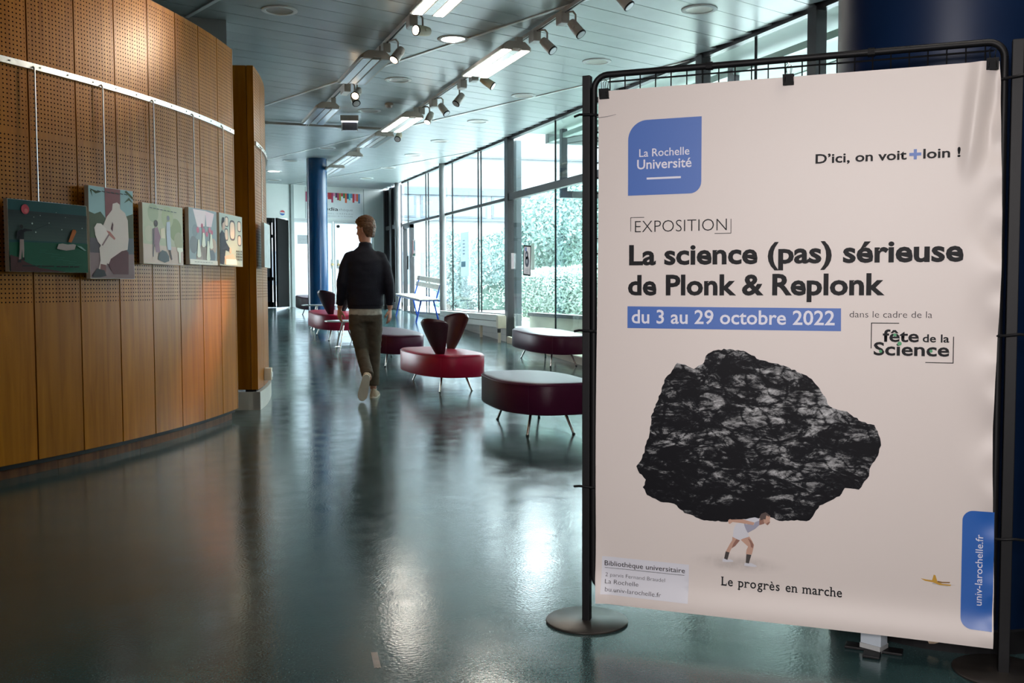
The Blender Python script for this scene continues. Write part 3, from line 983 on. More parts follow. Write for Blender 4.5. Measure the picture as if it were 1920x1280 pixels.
track(2.2, -3, 14.7, 'grey lighting track nearer the wood wall')
track(3.4, -3, 20.2, 'grey lighting track nearer the windows')
t = thing('lighting_track', (1.62, 14.72, CZ), 0, 'short cross track linking the two long lighting tracks', 'light track')
MB().box2((0, -.018, -.045), (1.755, .018, -.012)).build('rail_body', FIXT, t)
MB().box2((-.03, -.03, -.05), (.03, .03, -.008)).build('corner_joint', FIXT, t)
MB().box2((-.018, 0, -.045), (.018, 5, -.012)).build('side_rail', FIXT, t)


def fixture(x, y, lit, lab, L=1.28):
    t = thing('linear_lamp', (x - (.05 if x > 3 else .03), y, 3.32), 0, lab, 'ceiling lamp', 'twin strip lamps on the lighting tracks')
    h = L / 2; w = .15
    # shallow housing with sloping sides and rounded ends
    q = MB()
    sec = lambda y_, k: [(-w * k, y_, .0), (-w * k, y_, .03), (-w * .6 * k, y_, .075), (w * .6 * k, y_, .075), (w * k, y_, .03), (w * k, y_, .0), (.045, y_, .0), (.04, y_, .012), (-.04, y_, .012), (-.045, y_, 0)]
    q.loft([sec(-h, .86), sec(-h + .03, 1), sec(h - .03, 1), sec(h, .86)])
    q.build('housing', FIXT, t, smooth=True)
    for s in (-1, 1):
        q = MB(); q.box2((s * .050, -h + .03, -.004), (s * .128, h - .03, .004))
        q.build('diffuser', TUBE if lit else LENS, t)
    q = MB(); q.box2((-.035, -h + .05, -.002), (.035, h - .05, .003)); q.build('centre_reflector', ALU, t)
    for s in (-1, 1):
        q = MB(); q.box2((.06, s * (h - .2) - .03, .07), (.12, s * (h - .2) + .03, .162)); q.build('hanger', FIXT, t)
    return t


FXS = [(2.18, 7.25, 1, 'lit twin strip lamp cut by the top edge, brightest and nearest'),
       (2.12, 10.12, 0, 'unlit twin strip lamp, second along the track by the wood wall'),
       (2.13, 12.9, 0, 'unlit twin strip lamp just before the exit sign'),
       (3.28, 9.35, 1, 'lit twin strip lamp, nearest on the window side track'),
       (3.28, 13.2, 1, 'lit twin strip lamp, second on the window side track'),
       (3.28, 14.85, 0, 'unlit twin strip lamp right after the second lit one'),
       (3.30, 17.15, 0, 'unlit twin strip lamp above and right of the far blue column'),
       (3.30, 18.8, 0, 'unlit twin strip lamp furthest along, beside the blue column top')]
for x, y, l, lab in FXS: fixture(x, y, l, lab)
fixture(3.28, 3.2, 1, 'lit twin strip lamp overhead, out of view'); fixture(2.18, 1.6, 1, 'lit twin strip lamp overhead near the camera, out of view')


def spot(x, y, az, el, lit, lab, dx=0.06, warm=False, power=0, target=None, boxy=None, drop=.16, bc=(1, .66, .36), cone=34):
    """track spot: adaptor box, arm, cylindrical head with a lens"""
    t = thing('spotlight', (x, y, CZ), 0, lab, 'spotlight', 'spotlights on the lighting tracks')
    by = (boxy - y) if boxy else .14
    MB().box((0, by, -.085), (.075, .13, .085)).build('adaptor_box', FIXT, t, bevel=.006)
    MB().box((0, by, -.131), (.07, .12, .008)).build('box_cover', WHITE, t)
    q = MB(); q.tube([(0, by * .4, -.05), (dx * .6, 0, -.055), (dx, 0, -.08), (dx, 0, -drop)], .009, 8); q.build('arm', FIXT, t, smooth=True)
    d = Vector((math.cos(R(el)) * math.cos(R(az)), math.cos(R(el)) * math.sin(R(az)), math.sin(R(el))))
    if target is not None:
        d = (Vector(target) - Vector((x + dx, y, CZ - drop - .04))).normalized()
    c = Vector((dx, 0, -drop - .03))
    bodym = mat('painted_glow_body', (.55, .50, .36), .4, noise=(9, .05)) if warm else FIXT  # lit look of warm heads is put into a cream body colour
    q = MB(); q.tube([c - d * .075, c - d * .07, c - d * .03, c + d * .06, c + d * .078], [.018, .036, .043, .046, .046], 20)
    q.build('head', bodym, t, smooth=True)
    q = MB(); q.tube([c + d * .074, c + d * .084], [.0475, .0475], 20); q.build('front_ring', BLACK, t)
    q = MB(); q.tube([c + d * .083, c + d * .086], [.038, .038], 20); q.build('lens', SPOTL if lit else LENS, t)
    side = d.cross(Vector((0, 0, 1))).normalized()
    q = MB(); q.tube([c + side * .05, c - side * .05], .012, 10); q.build('pivot', bodym, t)
    if power:
        ld = bpy.data.lights.new('spot_beam', 'SPOT'); ld.energy = power; ld.color = bc; ld.spot_size = R(cone); ld.spot_blend = .9; ld.shadow_soft_size = .04
        lo = bpy.data.objects.new('spot_beam', ld); COL.objects.link(lo); lo.parent = t
        lo.location = c + d * .10; lo.rotation_euler = d.to_track_quat('-Z', 'Y').to_euler(); lo['kind'] = 'helper'
    return t


spot(2.2, 8.43, 0, 0, 1, 'lit spotlight beside the nearest strip lamp, aimed at the wood wall', power=250, target=(-.36, 6.95, 3.0), warm=True, bc=(1, .80, .58), cone=40)
spot(2.2, 9.33, -60, -40, 1, 'spotlight at the near end of the second strip lamp, lens turned away', boxy=9.6, power=520, target=(.62, 8.50, 1.12), bc=(1, .55, .20), cone=15)
spot(2.2, 11.3, 0, 0, 1, 'lit spotlight on the wood side track, aimed low at the pictures', power=40, target=(.80, 8.9, 1.3), boxy=11.75)
spot(2.2, 11.45, -80, -50, 0, 'unlit spotlight hanging close beside the lit one', boxy=11.62, drop=.2)
spot(3.4, 7.0, -40, -50, 0, 'unlit spotlight cut by the top edge of the picture')
spot(3.4, 7.9, -50, -50, 0, 'unlit spotlight nearest along the window side track', boxy=8.04)
spot(3.4, 8.54, -50, -45, 0, 'unlit spotlight just before the nearest lit window side lamp', boxy=8.7)
spot(3.4, 10.27, -30, -35, 0, 'spotlight with a cream painted glow at the far end of the lit window side lamp', boxy=10.55, warm=True)
spot(3.4, 11.28, -160, -50, 0, 'unlit spotlight alone between two adaptor boxes', boxy=10.97)
spot(3.4, 11.97, -50, -50, 0, 'unlit spotlight next to a pair of adaptor boxes', boxy=12.2)
spot(3.4, 12.6, 0, 0, 1, 'lit spotlight over the second lit window side lamp', power=60, target=(1.6, 11.4, 0), boxy=12.8)
spot(3.4, 14.3, -120, -40, 0, 'spotlight with a cream painted glow past the exit sign on the window side track', boxy=14.6, warm=True)


def downlight(x, y, lit, lab):
    t = thing('downlight', (x, y, CZ), 0, lab, 'downlight', 'round recessed downlights in the ceiling')
    MB().lathe([(.155, .0), (.155, -.006), (.135, -.012), (.118, -.008), (.112, .0)], n=36, caps=False).build('trim_ring', WHITE, t, smooth=True)
    if lit:
        MB().lathe([(.114, -.006), (.0001, -.006)], n=36, caps=False).build('lit_diffuser', DLIT, t)
    else:
        MB().lathe([(.114, -.005), (.09, -.0025), (.0001, -.0015)], n=36, caps=False).build('reflector', mat('downlight_reflector', (.34, .29, .24), .35, metal=.3, noise=(9, .1)), t, smooth=True)


DL = [(1.11, 8.89, 0, 'unlit downlight above the doorway in the wood wall'), (2.81, 9.35, 1, 'lit downlight between the two lighting tracks'),
      (4.52, 7.66, 0, 'unlit downlight above the poster, nearest'), (4.52, 9.76, 0, 'unlit downlight left of the black pole top'),
      (2.75, 11.36, 0, 'unlit downlight right of the second wood side lamp'), (2.85, 13.44, 0, 'unlit downlight beside the smoke detector'),
      (4.45, 11.77, 0, 'unlit downlight second from the pole on the window side'), (4.5, 13.77, 0, 'unlit downlight third from the pole on the window side'),
      (4.51, 15.8, 0, 'unlit downlight above the thick window mullion, fourth from the pole'), (2.77, 14.9, 0, 'unlit downlight just behind the exit sign'),
      (2.9, 17.2, 0, 'unlit downlight right before the far blue column'), (4.52, 17.6, 0, 'unlit downlight fifth from the pole on the window side'),
      (2.45, 20.9, 1, 'lit downlight far off, left of the blue column'), (4.52, 19.6, 0, 'unlit downlight sixth from the pole on the window side'),
      (2.65, 22.6, 0, 'unlit downlight close to the far wall'), (2.55, 19.1, 0, 'unlit downlight touching the blue column outline'), (4.5, 21.6, 0, 'unlit downlight nearest the far right corner')]
for d in DL: downlight(*d)
downlight(2.8, 3.3, 1, 'lit downlight overhead, out of view'); downlight(4.5, 1.3, 1, 'lit downlight overhead by the windows, out of view')
# smoke detector
t = thing('smoke_detector', (2.98, 12.83, CZ), 0, 'small domed smoke detector between exit sign and strip lamp', 'smoke detector')
MB().lathe([(.055, 0), (.055, -.025), (.05, -.03)], n=24).build('base', FIXT, t, smooth=True)
MB().lathe([(.045, -.03), (.035, -.055), (.015, -.066), (.001, -.067)], n=24).build('dome', mat('detector_dome', (.45, .38, .33), .4, noise=(9, .05)), t, smooth=True)
# exit sign
t = thing('exit_sign', (2.65, 13.8, CZ), R(-16), 'hanging exit sign with a lit bar over a dark plate', 'exit sign')
MB().box((0, 0, -.055), (.25, .06, .075)).build('housing', FIXT, t, bevel=.005)
MB().box((0, -.0, -.10), (.225, .03, .022)).build('light_bar', mat('sign_light', (1, 1, 1), .5, emit=(.92, .94, 1), estr=1.6), t)
MB().box((0, 0, -.165), (.20, .006, .11)).build('plate', mat('smoky_plate', (.16, .16, .20), .2, noise=(30, .1)), t)
for s in (-1, 1): MB().box((s * .107, 0, -.165), (.012, .01, .13)).build('plate_edge', WHITE, t)


# ================================================================== LOUNGE SEATS
def superellipse(a, b, n, k=48, z=0):
    out = []
    for i in range(k):
        u = 2 * PI * i / k
        c, s = math.cos(u), math.sin(u)
        out.append((a * math.copysign(abs(c) ** (2 / n), c), b * math.copysign(abs(s) ** (2 / n), s), z))
    return out


def pebble(k=56, z=0, inset=0):
    """soft asymmetric outline: a long pad whose diagonal corners are tighter"""
    out = []
    for i in range(k):
        u = 2 * PI * i / k
        c, s = math.cos(u), math.sin(u)
        n = 4.2 if c * s < 0 else 2.05
        x = .355 * math.copysign(abs(c) ** (2 / n), c); y = .66 * math.copysign(abs(s) ** (2 / n), s)
        L = math.hypot(x, y); f = (L - inset) / L
        out.append((x * f, y * f, z))
    return out


def make_pouf(m, lab, leg_r=.011):
    t = thing('lounge_pouf', (0, 0, 0), 0, lab, 'pouf', 'long padded poufs in the hall')
    q = MB()
    prof = [(.05, .172), (.012, .170), (.0, .182), (.0, .385), (.006, .400), (.02, .410), (.045, .414), (.12, .417), (.22, .418)]
    q.loft([pebble(z=z, inset=i) for i, z in prof])
    q.build('padded_body', m, t, smooth='full')
    q = MB(); q.tube([p for p in pebble(z=.394, inset=-.001)] + [pebble(z=.394, inset=-.001)[0]], .003, 6); q.build('top_seam', m, t)
    for u in (-2.05, 1.15):
        q = MB(); i = int((u % (2 * PI)) / (2 * PI) * 56)
        x, y, _ = pebble(inset=-.001)[i]; q.tube([(x, y, .18), (x, y, .39)], .0025, 6); q.build('side_seam', m, t)
    for sx, sy in ((-1, -1), (1, -1), (-1, 1), (1, 1)):
        q = MB(); x0, y0, x1, y1 = .135 * sx, .42 * sy, .185 * sx, .50 * sy
        q.tube([(x0, y0, .175), (x1, y1, .006)], [leg_r * 1.1, leg_r * .9], 12); lg = q.build('leg', CHROME, t, smooth=True)
        q = MB(); q.lathe([(.013, 0), (.013, .01), (.01, .012)], (x1, y1, 0), 12); q.build('leg_glide', BLACK, lg)
    return t


def shell(t, m, loc, rz, lean=.10, h=.36):
    """petal shaped back: narrow foot, wide curved top"""
    q = MB(); nu, nv = 18, 16
    outer = []; inner = []
    for j in range(nv + 1):
        v = j / nv
        for side, lst in ((0, outer), (1, inner)):
            row = []
            for i in range(nu + 1):
                u = -1 + 2 * i / nu
                half = (.05 + .135 * v ** .8)
                if v > .86: half *= math.sqrt(max(0, 1 - ((v - .86) / .145) ** 2)) * .35 + .65
                ang = u * (1.0 + .25 * v)
                rad = half / math.sin(min(1.35, 1.0 + .25 * v)) + (0 if side == 0 else -.030 * (1 - .5 * abs(u) ** 3))
                x = rad * math.sin(ang); y = -rad * math.cos(ang) + half * .5 - lean * v
                z = v * h - (.03 * v * u * u) + (.0 if side == 0 else -.004)
                row.append(Vector((x, y, z)))
            lst.append(row)
    T = Matrix.Translation(loc) @ Matrix.Rotation(rz, 4, 'Z')
    rings = []
    for j in range(nv + 1):
        rings.append([T @ p for p in outer[j]] + [T @ p for p in reversed(inner[j])])
    q.loft(rings)
    return q.build('backrest', m, t, smooth=True)


BACKM = mat('aubergine_vinyl', (.040, .008, .016), .34, noise=(6, .08), bump=(260, .1))
near = make_pouf(PURPLE, 'large plum pouf in front, partly behind the black pole')
near.location = (2.93, 7.54, 0); near.rotation_euler = (0, 0, R(-6))


def pouf_at(x, y, rz, lab, m=None):
    c = copy_tree(near)
    place(c, (x, y, fz(y)), R(rz), lab)
    c.rotation_euler = (math.atan(.052) if y > 10.5 else 0, 0, R(rz))
    if m:
        for ch in [o for o in bpy.data.objects if o.parent == c and o.type == 'MESH' and o.data.materials[0] == PURPLE]:
            ch.data = ch.data.copy(); ch.data.materials.clear(); ch.data.materials.append(m)
    return c


pouf_at(5.06, 12.48, 2, 'plum pouf standing against the glass wall')
pouf_at(2.98, 13.0, 3, 'plum pouf just right of the walking man')
pouf_at(3.22, 20.75, 0, 'small looking plum pouf behind the far blue column')
redp = pouf_at(3.07, 10.78, 3, 'raspberry pouf with two dark curved backrests', RED)
redp.rotation_euler = (math.atan(.02), 0, R(3))
redp.location.z = .018
shell(redp, BACKM, (-.15, -.42, .405), R(-50), h=.40, lean=.16)
shell(redp, BACKM, (.165, .16, .405), R(125), h=.42, lean=.16)
redf = pouf_at(2.84, 16.35, 2, 'raspberry pouf with dark backrests left of the walking man', RED)
shell(redf, BACKM, (-.13, -.40, .405), R(-50), h=.40, lean=.16)
shell(redf, BACKM, (.165, .16, .405), R(125), h=.42, lean=.16)


def side_table(x, y, lab):
    t = thing('side_table', (x, y, fz(y)), 0, lab, 'table', 'low round tables among the poufs')
    MB().lathe([(.33, .425), (.34, .43), (.34, .44), (.335, .445)], n=48).build('tabletop', mat('pale_tabletop', (.42, .46, .48), .25, noise=(5, .05)), t, smooth=True)
    for k in range(4):
        a = R(45 + 90 * k)
        q = MB(); q.tube([(.10 * math.cos(a), .10 * math.sin(a), .425), (.22 * math.cos(a), .22 * math.sin(a), .0)], .010, 8); q.build('leg', CHROME, t, smooth=True)
    q = MB(); pts = [(.2 * math.cos(R(i * 15)), .2 * math.sin(R(i * 15)), .06) for i in range(25)]; q.tube(pts, .006, 6, caps=False); q.build('foot_ring', CHROME, t)


side_table(2.70, 14.35, 'low round table directly behind the walking man')
side_table(2.86, 17.75, 'low round table in front of the blue column')

# bench by the window
t = thing('bench', (5.12, 19.75, fz(19.75)), 0, 'wooden slat bench with slanting blue steel legs by the window', 'bench')
t.rotation_euler = (math.atan(.052), 0, 0)
BLUEM = mat('bright_blue_steel', (.01, .06, .36), .35, noise=(9, .1))
SLAT = mat('bleached_slat', (.62, .58, .52), .5, noise=(8, .12))
for k in range(4):
    MB().box((-.165 + k * .10, 0, .455), (.088, 2.0, .022)).build('seat_slat', SLAT, t, bevel=.004)
for k in range(2):
    T = Matrix.Translation((.245 + k * .03, 0, .68 + k * .12)) @ Matrix.Rotation(R(14), 4, 'Y')
    MB().box(None, (.018, 2.0, .095), M=T).build('back_slat', SLAT, t, bevel=.004)
for sy in (-.84, .84):
    q = MB(); q.tube([(-.20, sy, .43), (.22, sy, .43)], .016, 8); q.build('cross_bar', BLUEM, t, smooth=True)
    q = MB(); q.tube([(-.13, sy, .43), (-.24, sy - .04, 0)], .017, 8); q.build('leg', BLUEM, t, smooth=True)
    q = MB(); q.tube([(.12, sy, .43), (.24, sy + .04, 0)], .017, 8); q.build('leg', BLUEM, t, smooth=True)
    q = MB(); q.tube([(.17, sy, .44), (.29, sy, .85)], .015, 8); q.build('back_post', BLUEM, t, smooth=True)
for sx in (-.18, .20):
    MB().box((sx, 0, .43), (.03, 1.94, .03)).build('long_rail', BLUEM, t)

# radiator
t = thing('radiator', (5.27, 16.68, .5), 0, 'long low cream radiator under the windows', 'radiator')
RADM = mat('radiator_enamel', (.66, .65, .60), .4, noise=(4, .04))
for k in range(2):
    MB().box((-.0, 0, .055 + k * .10), (.13, 3.3, .092)).build('fin_panel', RADM, t, bevel=.006)
MB().box((.0, 0, .198), (.15, 3.36, .014)).build('top_plate', RADM, t, bevel=.003)
MB().box((.0, -1.70, .09), (.14, .09, .20)).build('end_cover', CREAM, t, bevel=.006)
q = MB(); q.cyl((-.03, -1.68, -.02), (-.03, -1.68, -.08), .028, 14); q.build('valve', mat('dark_valve', (.03, .03, .03), .4, noise=(9, .1)), t)
for yy in (-1.68, -.75, .3, 1.3):
    z = fz(16.68 + yy) - .5
    MB().box2((-.045, yy - .02, z), (-.005, yy + .02, .01 if yy > -1.6 else -.07)).build('leg', CREAM, t)


# ================================================================== PAPERS ON THE GLASS
def pane_paper(y, z, w, h, rx, m, lab, name='paper_notice'):
    t = thing(name, (XW - .012, y, z), 0, lab, 'notice')
    t.rotation_euler = (R(rx), 0, 0)
    MB().box((0, 0, 0), (.003, w, h)).build('sheet', m, t)
    return t


def paper_mat(name, col):
    m = mat(name, col, .6, noise=(9, .04)); nt = m.node_tree
    b = nt.nodes['Principled BSDF']; out = nt.nodes['Material Output']
    t_ = nd(nt, 'ShaderNodeBsdfTranslucent'); t_.inputs[0].default_value = (*col, 1)
    x_ = nd(nt, 'ShaderNodeMixShader'); x_.inputs[0].default_value = .30
    nt.links.new(b.outputs[0], x_.inputs[1]); nt.links.new(t_.outputs[0], x_.inputs[2]); nt.links.new(x_.outputs[0], out.inputs[0])
    return m


PAPER = mat('leaflet_paper', (.72, .68, .66), .6, noise=(9, .04))
GPAPER = paper_mat('notice_paper', (.72, .66, .66))
t = pane_paper(14.25, 1.55, .31, .46, 4, GPAPER, 'black bordered notice with two round dials on the large pane')
for a, b, w_, h_ in ((0, .22, .31, .025), (0, -.22, .31, .025), (.145, 0, .022, .46), (-.145, 0, .022, .46)):
    MB().box((-.0035, a, b), (.003, w_, h_)).build('border', BLACK, t)
for yy, zz, r_ in ((.02, .08, .065), (0, -.015, .085)):
    q = MB(); q.cyl((-.002, yy, zz), (-.004, yy, zz), r_, 24); d_ = q.build('dial', mat('dial_ink', (.02, .02, .06), .5, noise=(9, .1)), t)
    q = MB(); q.cyl((-.0045, yy, zz), (-.0055, yy, zz), r_ * .4, 20); q.build('dial_centre', mat('dial_grey', (.45, .45, .50), .5), d_)
MB().box((-.003, .06, .17), (.002, .05, .06)).build('blue_mark', mat('logo_blue', (.03, .10, .45), .5), t)
for k in range(4): MB().box((-.003, .0, -.13 - .02 * k), (.002, .16 - .02 * k, .006)).build('printed_line', GREYI, t)
pane_paper(14.90, 1.56, .12, .25, 0, GPAPER, 'small white slip taped close to the thick mullion')
pane_paper(14.02, 1.60, .14, .40, -3, paper_mat('faint_paper', (.60, .66, .62)), 'pale sheet behind the black bordered notice')
t = pane_paper(21.15, 2.0, .26, .36, 0, GPAPER, 'small white poster with a red and a blue strip near the far door')
MB().box((-.003, .09, .01), (.002, .06, .33)).build('red_strip', mat('faded_red', (.60, .10, .09), .5), t)
MB().box((-.003, -.04, .05), (.002, .09, .20)).build('blue_strip', mat('faded_blue', (.10, .30, .40), .5), t)
MB().box((-.003, .0, -.14), (.002, .20, .05)).build('green_strip', mat('faded_green', (.08, .30, .20), .5), t)
t = pane_paper(17.45, 1.75, .50, .80, 0, paper_mat('pale_blue_sheet', (.75, .82, .86)), 'large pale sheet with a faint blue mark left of the mullion')
MB().box((-.003, .08, -.18), (.002, .25, .10)).build('blue_mark', mat('faint_blue', (.20, .45, .60), .5), t)
for k in range(5): MB().box((-.003, .05, .25 - .06 * k), (.002, .12, .02)).build('printed_line', mat('faint_ink', (.35, .45, .52), .5), t)


# ================================================================== PICTURES ON THE WOOD WALL
def canvas(a0, a1, z0, z1, rr, lab, base, zrod=2.46, rod_ang=None):
    """stretched picture on a rod; returns thing, plotting helper"""
    p0, p1 = pol(a0, rr + .075), pol(a1, rr + .075)
    w = (p1 - p0).length; h = z1 - z0
    ang = math.atan2(p1.y - p0.y, p1.x - p0.x)
    mid = (p0 + p1) / 2
    t = thing('wall_picture', (mid.x, mid.y, z0), ang, lab, 'picture', 'pictures hung along the curved wood wall')
    MB().box((0, .015, h / 2), (w, .03, h)).build('board', mat('board_edge', (.62, .56, .46), .6, noise=(9, .05)), t)
    cnt = [0]

    def P(pts, col, name='print_area', rough=.42):
        """flat printed shape, coordinates 0..1 from the lower left"""
        cnt[0] += 1
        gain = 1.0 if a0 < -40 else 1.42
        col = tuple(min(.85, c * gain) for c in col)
        d = -.0004 - .00022 * cnt[0]
        q = MB(); q.poly([(-w / 2 + x * w, d, y * h) for x, y in pts])
        m = mat('ink_%s' % '_'.join('%03d' % int(c * 255) for c in col), col, rough, spec=.07)
        return q.build(name, m, t)
    P([(0.005, 0.004), (.995, .004), (.995, .996), (.005, .996)], base, 'print_ground')
    # rod from the rail
    ra = rod_ang if rod_ang is not None else (a0 + a1) / 2
    r_ = thing('hanging_rod', tuple(pol(ra, rr + .03)), 0, 'steel rod holding the ' + ' '.join(lab.split(',')[0].split()[:11]), 'rod', 'hanging rods on the picture rail')
    q = MB(); q.tube([(0, 0, z1 - .02), (0, 0, zrod)], .0045, 8); q.build('rod', ALU, r_, smooth=True)
    q = MB(); d_ = (pol(ra, 1) - Vector((CX, CY, 0))).normalized(); q.tube([(0, 0, zrod - .005), tuple(-d_ * .012 + Vector((0, 0, zrod + .01)))], .006, 8); q.build('top_hook', ALU, r_)
    q = MB(); q.box((0, 0, z1 - .015), (.02, .02, .03), ang); q.build('lower_clamp', KNOB, r_)
    return t, P, w / h


def circ(cx, cy, r, asp, n=20, a0=0, a1=360):
    return [(cx + r * math.cos(R(a0 + (a1 - a0) * k / n)), cy + r * asp * math.sin(R(a0 + (a1 - a0) * k / n))) for k in range(n + (0 if a1 - a0 == 360 else 1))]


# 1 night sea with angler
t, P, asp = canvas(-43.5, -38.75, 1.235, 1.66, R1, 'night sea picture with a red moon, angler and orange slab', (.006, .055, .055), rod_ang=-41.45)
for k in range(9):
    y0 = .44 + k * .045
    c = .060 - k * .006
    P([(.005, y0), (.995, y0), (.995, y0 + .05), (.005, y0 + .05)], (c * .6 + .004, c + .01, c * .8 + .012), 'sky_band')
P([(.005, .004), (.995, .004), (.995, .43), (.6, .425), (.2, .415), (.005, .40)], (.004, .075, .035), 'sea')
for k in range(14):
    x = .3 + .6 * ((k * 37) % 100) / 100; y = .10 + .25 * ((k * 61) % 100) / 100
    P([(x, y), (x + .10, y + .004), (x + .09, y + .012), (x + .01, y + .009)], (.008, .10, .055), 'ripple')
P(circ(.20, .87, .048, asp), (.42, .04, .06), 'moon'); P(circ(.21, .85, .022, asp), (.55, .12, .12), 'moon_patch')
for x, y, r_ in ((.28, .68, .009), (.49, .70, .006), (.32, .56, .007), (.65, .62, .006), (.38, .8, .004), (.92, .66, .005), (.3, .77, .004), (.7, .8, .003), (.58, .86, .003)):
    P(circ(x, y, r_, asp, 8), (.45, .55, .50), 'star')
P([(.005, .23), (.10, .20), (.2, .13), (.35, .06), (.60, .02), (.7, .004), (.005, .004)], (.06, .018, .016), 'shore')
P([(.73, .45), (.77, .44), (.84, .60), (.83, .63), (.80, .635), (.785, .62)], (.38, .09, .008), 'orange_slab')
P([(.575, .34), (.60, .41), (.65, .42), (.72, .41), (.80, .42), (.83, .41), (.81, .34), (.70, .32), (.62, .33)], (.34, .28, .26), 'foam')
P([(.84, .40), (.90, .39), (.97, .33), (.94, .33), (.88, .37)], (.20, .34, .30), 'foam')
P([(.10, .56), (.14, .585), (.17, .575), (.20, .565), (.27, .575), (.275, .59), (.19, .585), (.175, .60), (.17, .45), (.12, .45), (.115, .52), (.105, .46), (.09, .45), (.085, .5)], (.005, .004, .008), 'angler_coat')
P(circ(.145, .625, .02, asp, 12), (.010, .006, .006), 'angler_head')
P([(.12, .45), (.168, .45), (.17, .32), (.165, .20), (.15, .20), (.145, .32), (.13, .18), (.10, .16), (.115, .30)], (.30, .22, .20), 'angler_trousers')
P([(.10, .17), (.13, .17), (.13, .13), (.09, .13)], (.01, .01, .01), 'angler_shoe'); P([(.145, .20), (.17, .20), (.175, .16), (.14, .16)], (.01, .01, .01), 'angler_shoe')
P([(.28, .585), (.49, .70), (.492, .694), (.282, .578)], (.01, .02, .02), 'rod_line'); P([(.49, .70), (.60, .50), (.64, .44), (.637, .44), (.597, .50), (.487, .695)], (.02, .05, .05), 'rod_line')
for x0_, x1_ in ((.14, .30), (.315, .36), (.37, .53), (.56, .61), (.62, .72), (.735, .78), (.79, .86)):
    P([(x0_, .075), (x1_, .078), (x1_, .094), (x0_, .091)], (.012, .014, .012), 'caption_mark')

# 2 white suit
t, P, asp = canvas(-38.6, -35.2, 1.20, 1.795, R1, 'tall picture of a seated white suit without a head', (.16, .10, .10), rod_ang=-36.95)
P([(.005, .62), (.995, .62), (.995, .995), (.005, .995)], (.22, .33, .34), 'sky')
P([(.005, .40), (.005, .72), (.12, .70), (.25, .73), (.36, .66), (.36, .40)], (.045, .06, .03), 'bushes'); P([(.70, .40), (.72, .68), (.85, .71), (.995, .74), (.995, .40)], (.05, .06, .03), 'bushes')
P([(.005, .28), (.005, .44), (.3, .44), (.3, .28)], (.06, .045, .05), 'ground_shade'); P([(.8, .28), (.8, .46), (.995, .46), (.995, .28)], (.07, .08, .09), 'ground_shade')
P([(.36, .35), (.35, .995), (.70, .995), (.68, .35)], (.16, .05, .055), 'tree_trunk')
for pts in ([(.02, .97), (.15, .92), (.30, .95), (.16, .95)], [(.03, .95), (.08, .88), (.06, .96)], [(.80, .98), (.995, .90), (.995, .93), (.84, .995)], [(.78, .85), (.9, .89), (.995, .86), (.9, .92)]):
    P(pts, (.035, .05, .02), 'palm_leaf')
P([(.42, .26), (.46, .30), (.80, .33), (.86, .30), (.85, .05), (.50, .05), (.40, .15)], (.075, .018, .022), 'stool')
P([(.52, .83), (.62, .85), (.68, .83), (.69, .78), (.80, .74), (.86, .66), (.87, .45), (.84, .33), (.70, .31), (.45, .22), (.40, .16), (.36, .17), (.30, .05), (.15, .05), (.22, .20), (.20, .33), (.30, .42), (.27, .55), (.38, .68), (.50, .76)], (.50, .42, .38), 'white_suit')
P([(.10, .55), (.16, .60), (.25, .60), (.34, .56), (.41, .49), (.36, .42), (.24, .36), (.17, .40), (.12, .47)], (.58, .50, .46), 'hat')
P([(.25, .365), (.28, .36), (.43, .48), (.41, .495)], (.16, .09, .09), 'hat_band')
P([(.36, .53), (.44, .52), (.56, .45), (.54, .43), (.44, .47)], (.30, .11, .09), 'hands')
P([(.46, .55), (.50, .63), (.52, .60), (.50, .52)], (.07, .02, .02), 'fold_shadow')
P([(.22, .16), (.34, .15), (.33, .07), (.20, .07)], (.14, .05, .045), 'ankle'); P([(.03, .03), (.14, .11), (.30, .09), (.34, .03), (.20, .015), (.05, .015)], (.012, .010, .012), 'shoe')
for k in range(7): P([(.18 + k * .10, .948), (.255 + k * .10, .942), (.255 + k * .10, .952), (.18 + k * .10, .958)], (.05, .06, .06), 'caption_mark')

# 3 two figures in a garden
t, P, asp = canvas(-34.4, -30.35, 1.307, 1.73, R1, 'pale green picture of a seated and a standing woman', (.36, .37, .27), rod_ang=-32.6)
P([(.005, .004), (.995, .004), (.995, .30), (.005, .33)], (.46, .36, .31), 'ground')
for x, y, r_, c in ((.8, .6, .16, (.24, .27, .16)), (.25, .85, .13, (.29, .32, .22)), (.6, .8, .15, (.32, .35, .22)), (.15, .5, .11, (.40, .38, .29)), (.88, .42, .12, (.30, .30, .20))):
    P(circ(x, y, r_, asp), c, 'foliage_blur')
P([(.22, .58), (.26, .60), (.26, .30), (.24, .12), (.22, .12)], (.10, .08, .09), 'chair_back'); P([(.22, .33), (.38, .33), (.38, .29), (.22, .29)], (.14, .10, .10), 'chair_seat')
P([(.27, .60), (.35, .62), (.42, .45), (.38, .35), (.40, .20), (.30, .20), (.26, .35)], (.22, .12, .16), 'violet_dress'); P(circ(.31, .68, .045, asp), (.06, .045, .05), 'head')
P([(.42, .60), (.52, .62), (.53, .44), (.42, .44)], (.56, .50, .38), 'cloth')
P([(.57, .72), (.66, .74), (.67, .40), (.68, .25), (.58, .25), (.56, .5)], (.38, .42, .48), 'pale_dress'); P(circ(.615, .79, .035, asp), (.20, .20, .24), 'head')
P([(.61, .25), (.66, .25), (.70, .09), (.67, .08)], (.08, .06, .06), 'legs')
P([(.34, .08), (.36, .18), (.45, .24), (.55, .22), (.62, .14), (.62, .06), (.5, .03)], (.07, .08, .09), 'dark_bag')
P([(.83, .30), (.97, .30), (.98, .24), (.92, .22), (.92, .04), (.87, .04), (.87, .22), (.82, .24)], (.62, .60, .50), 'white_stand')
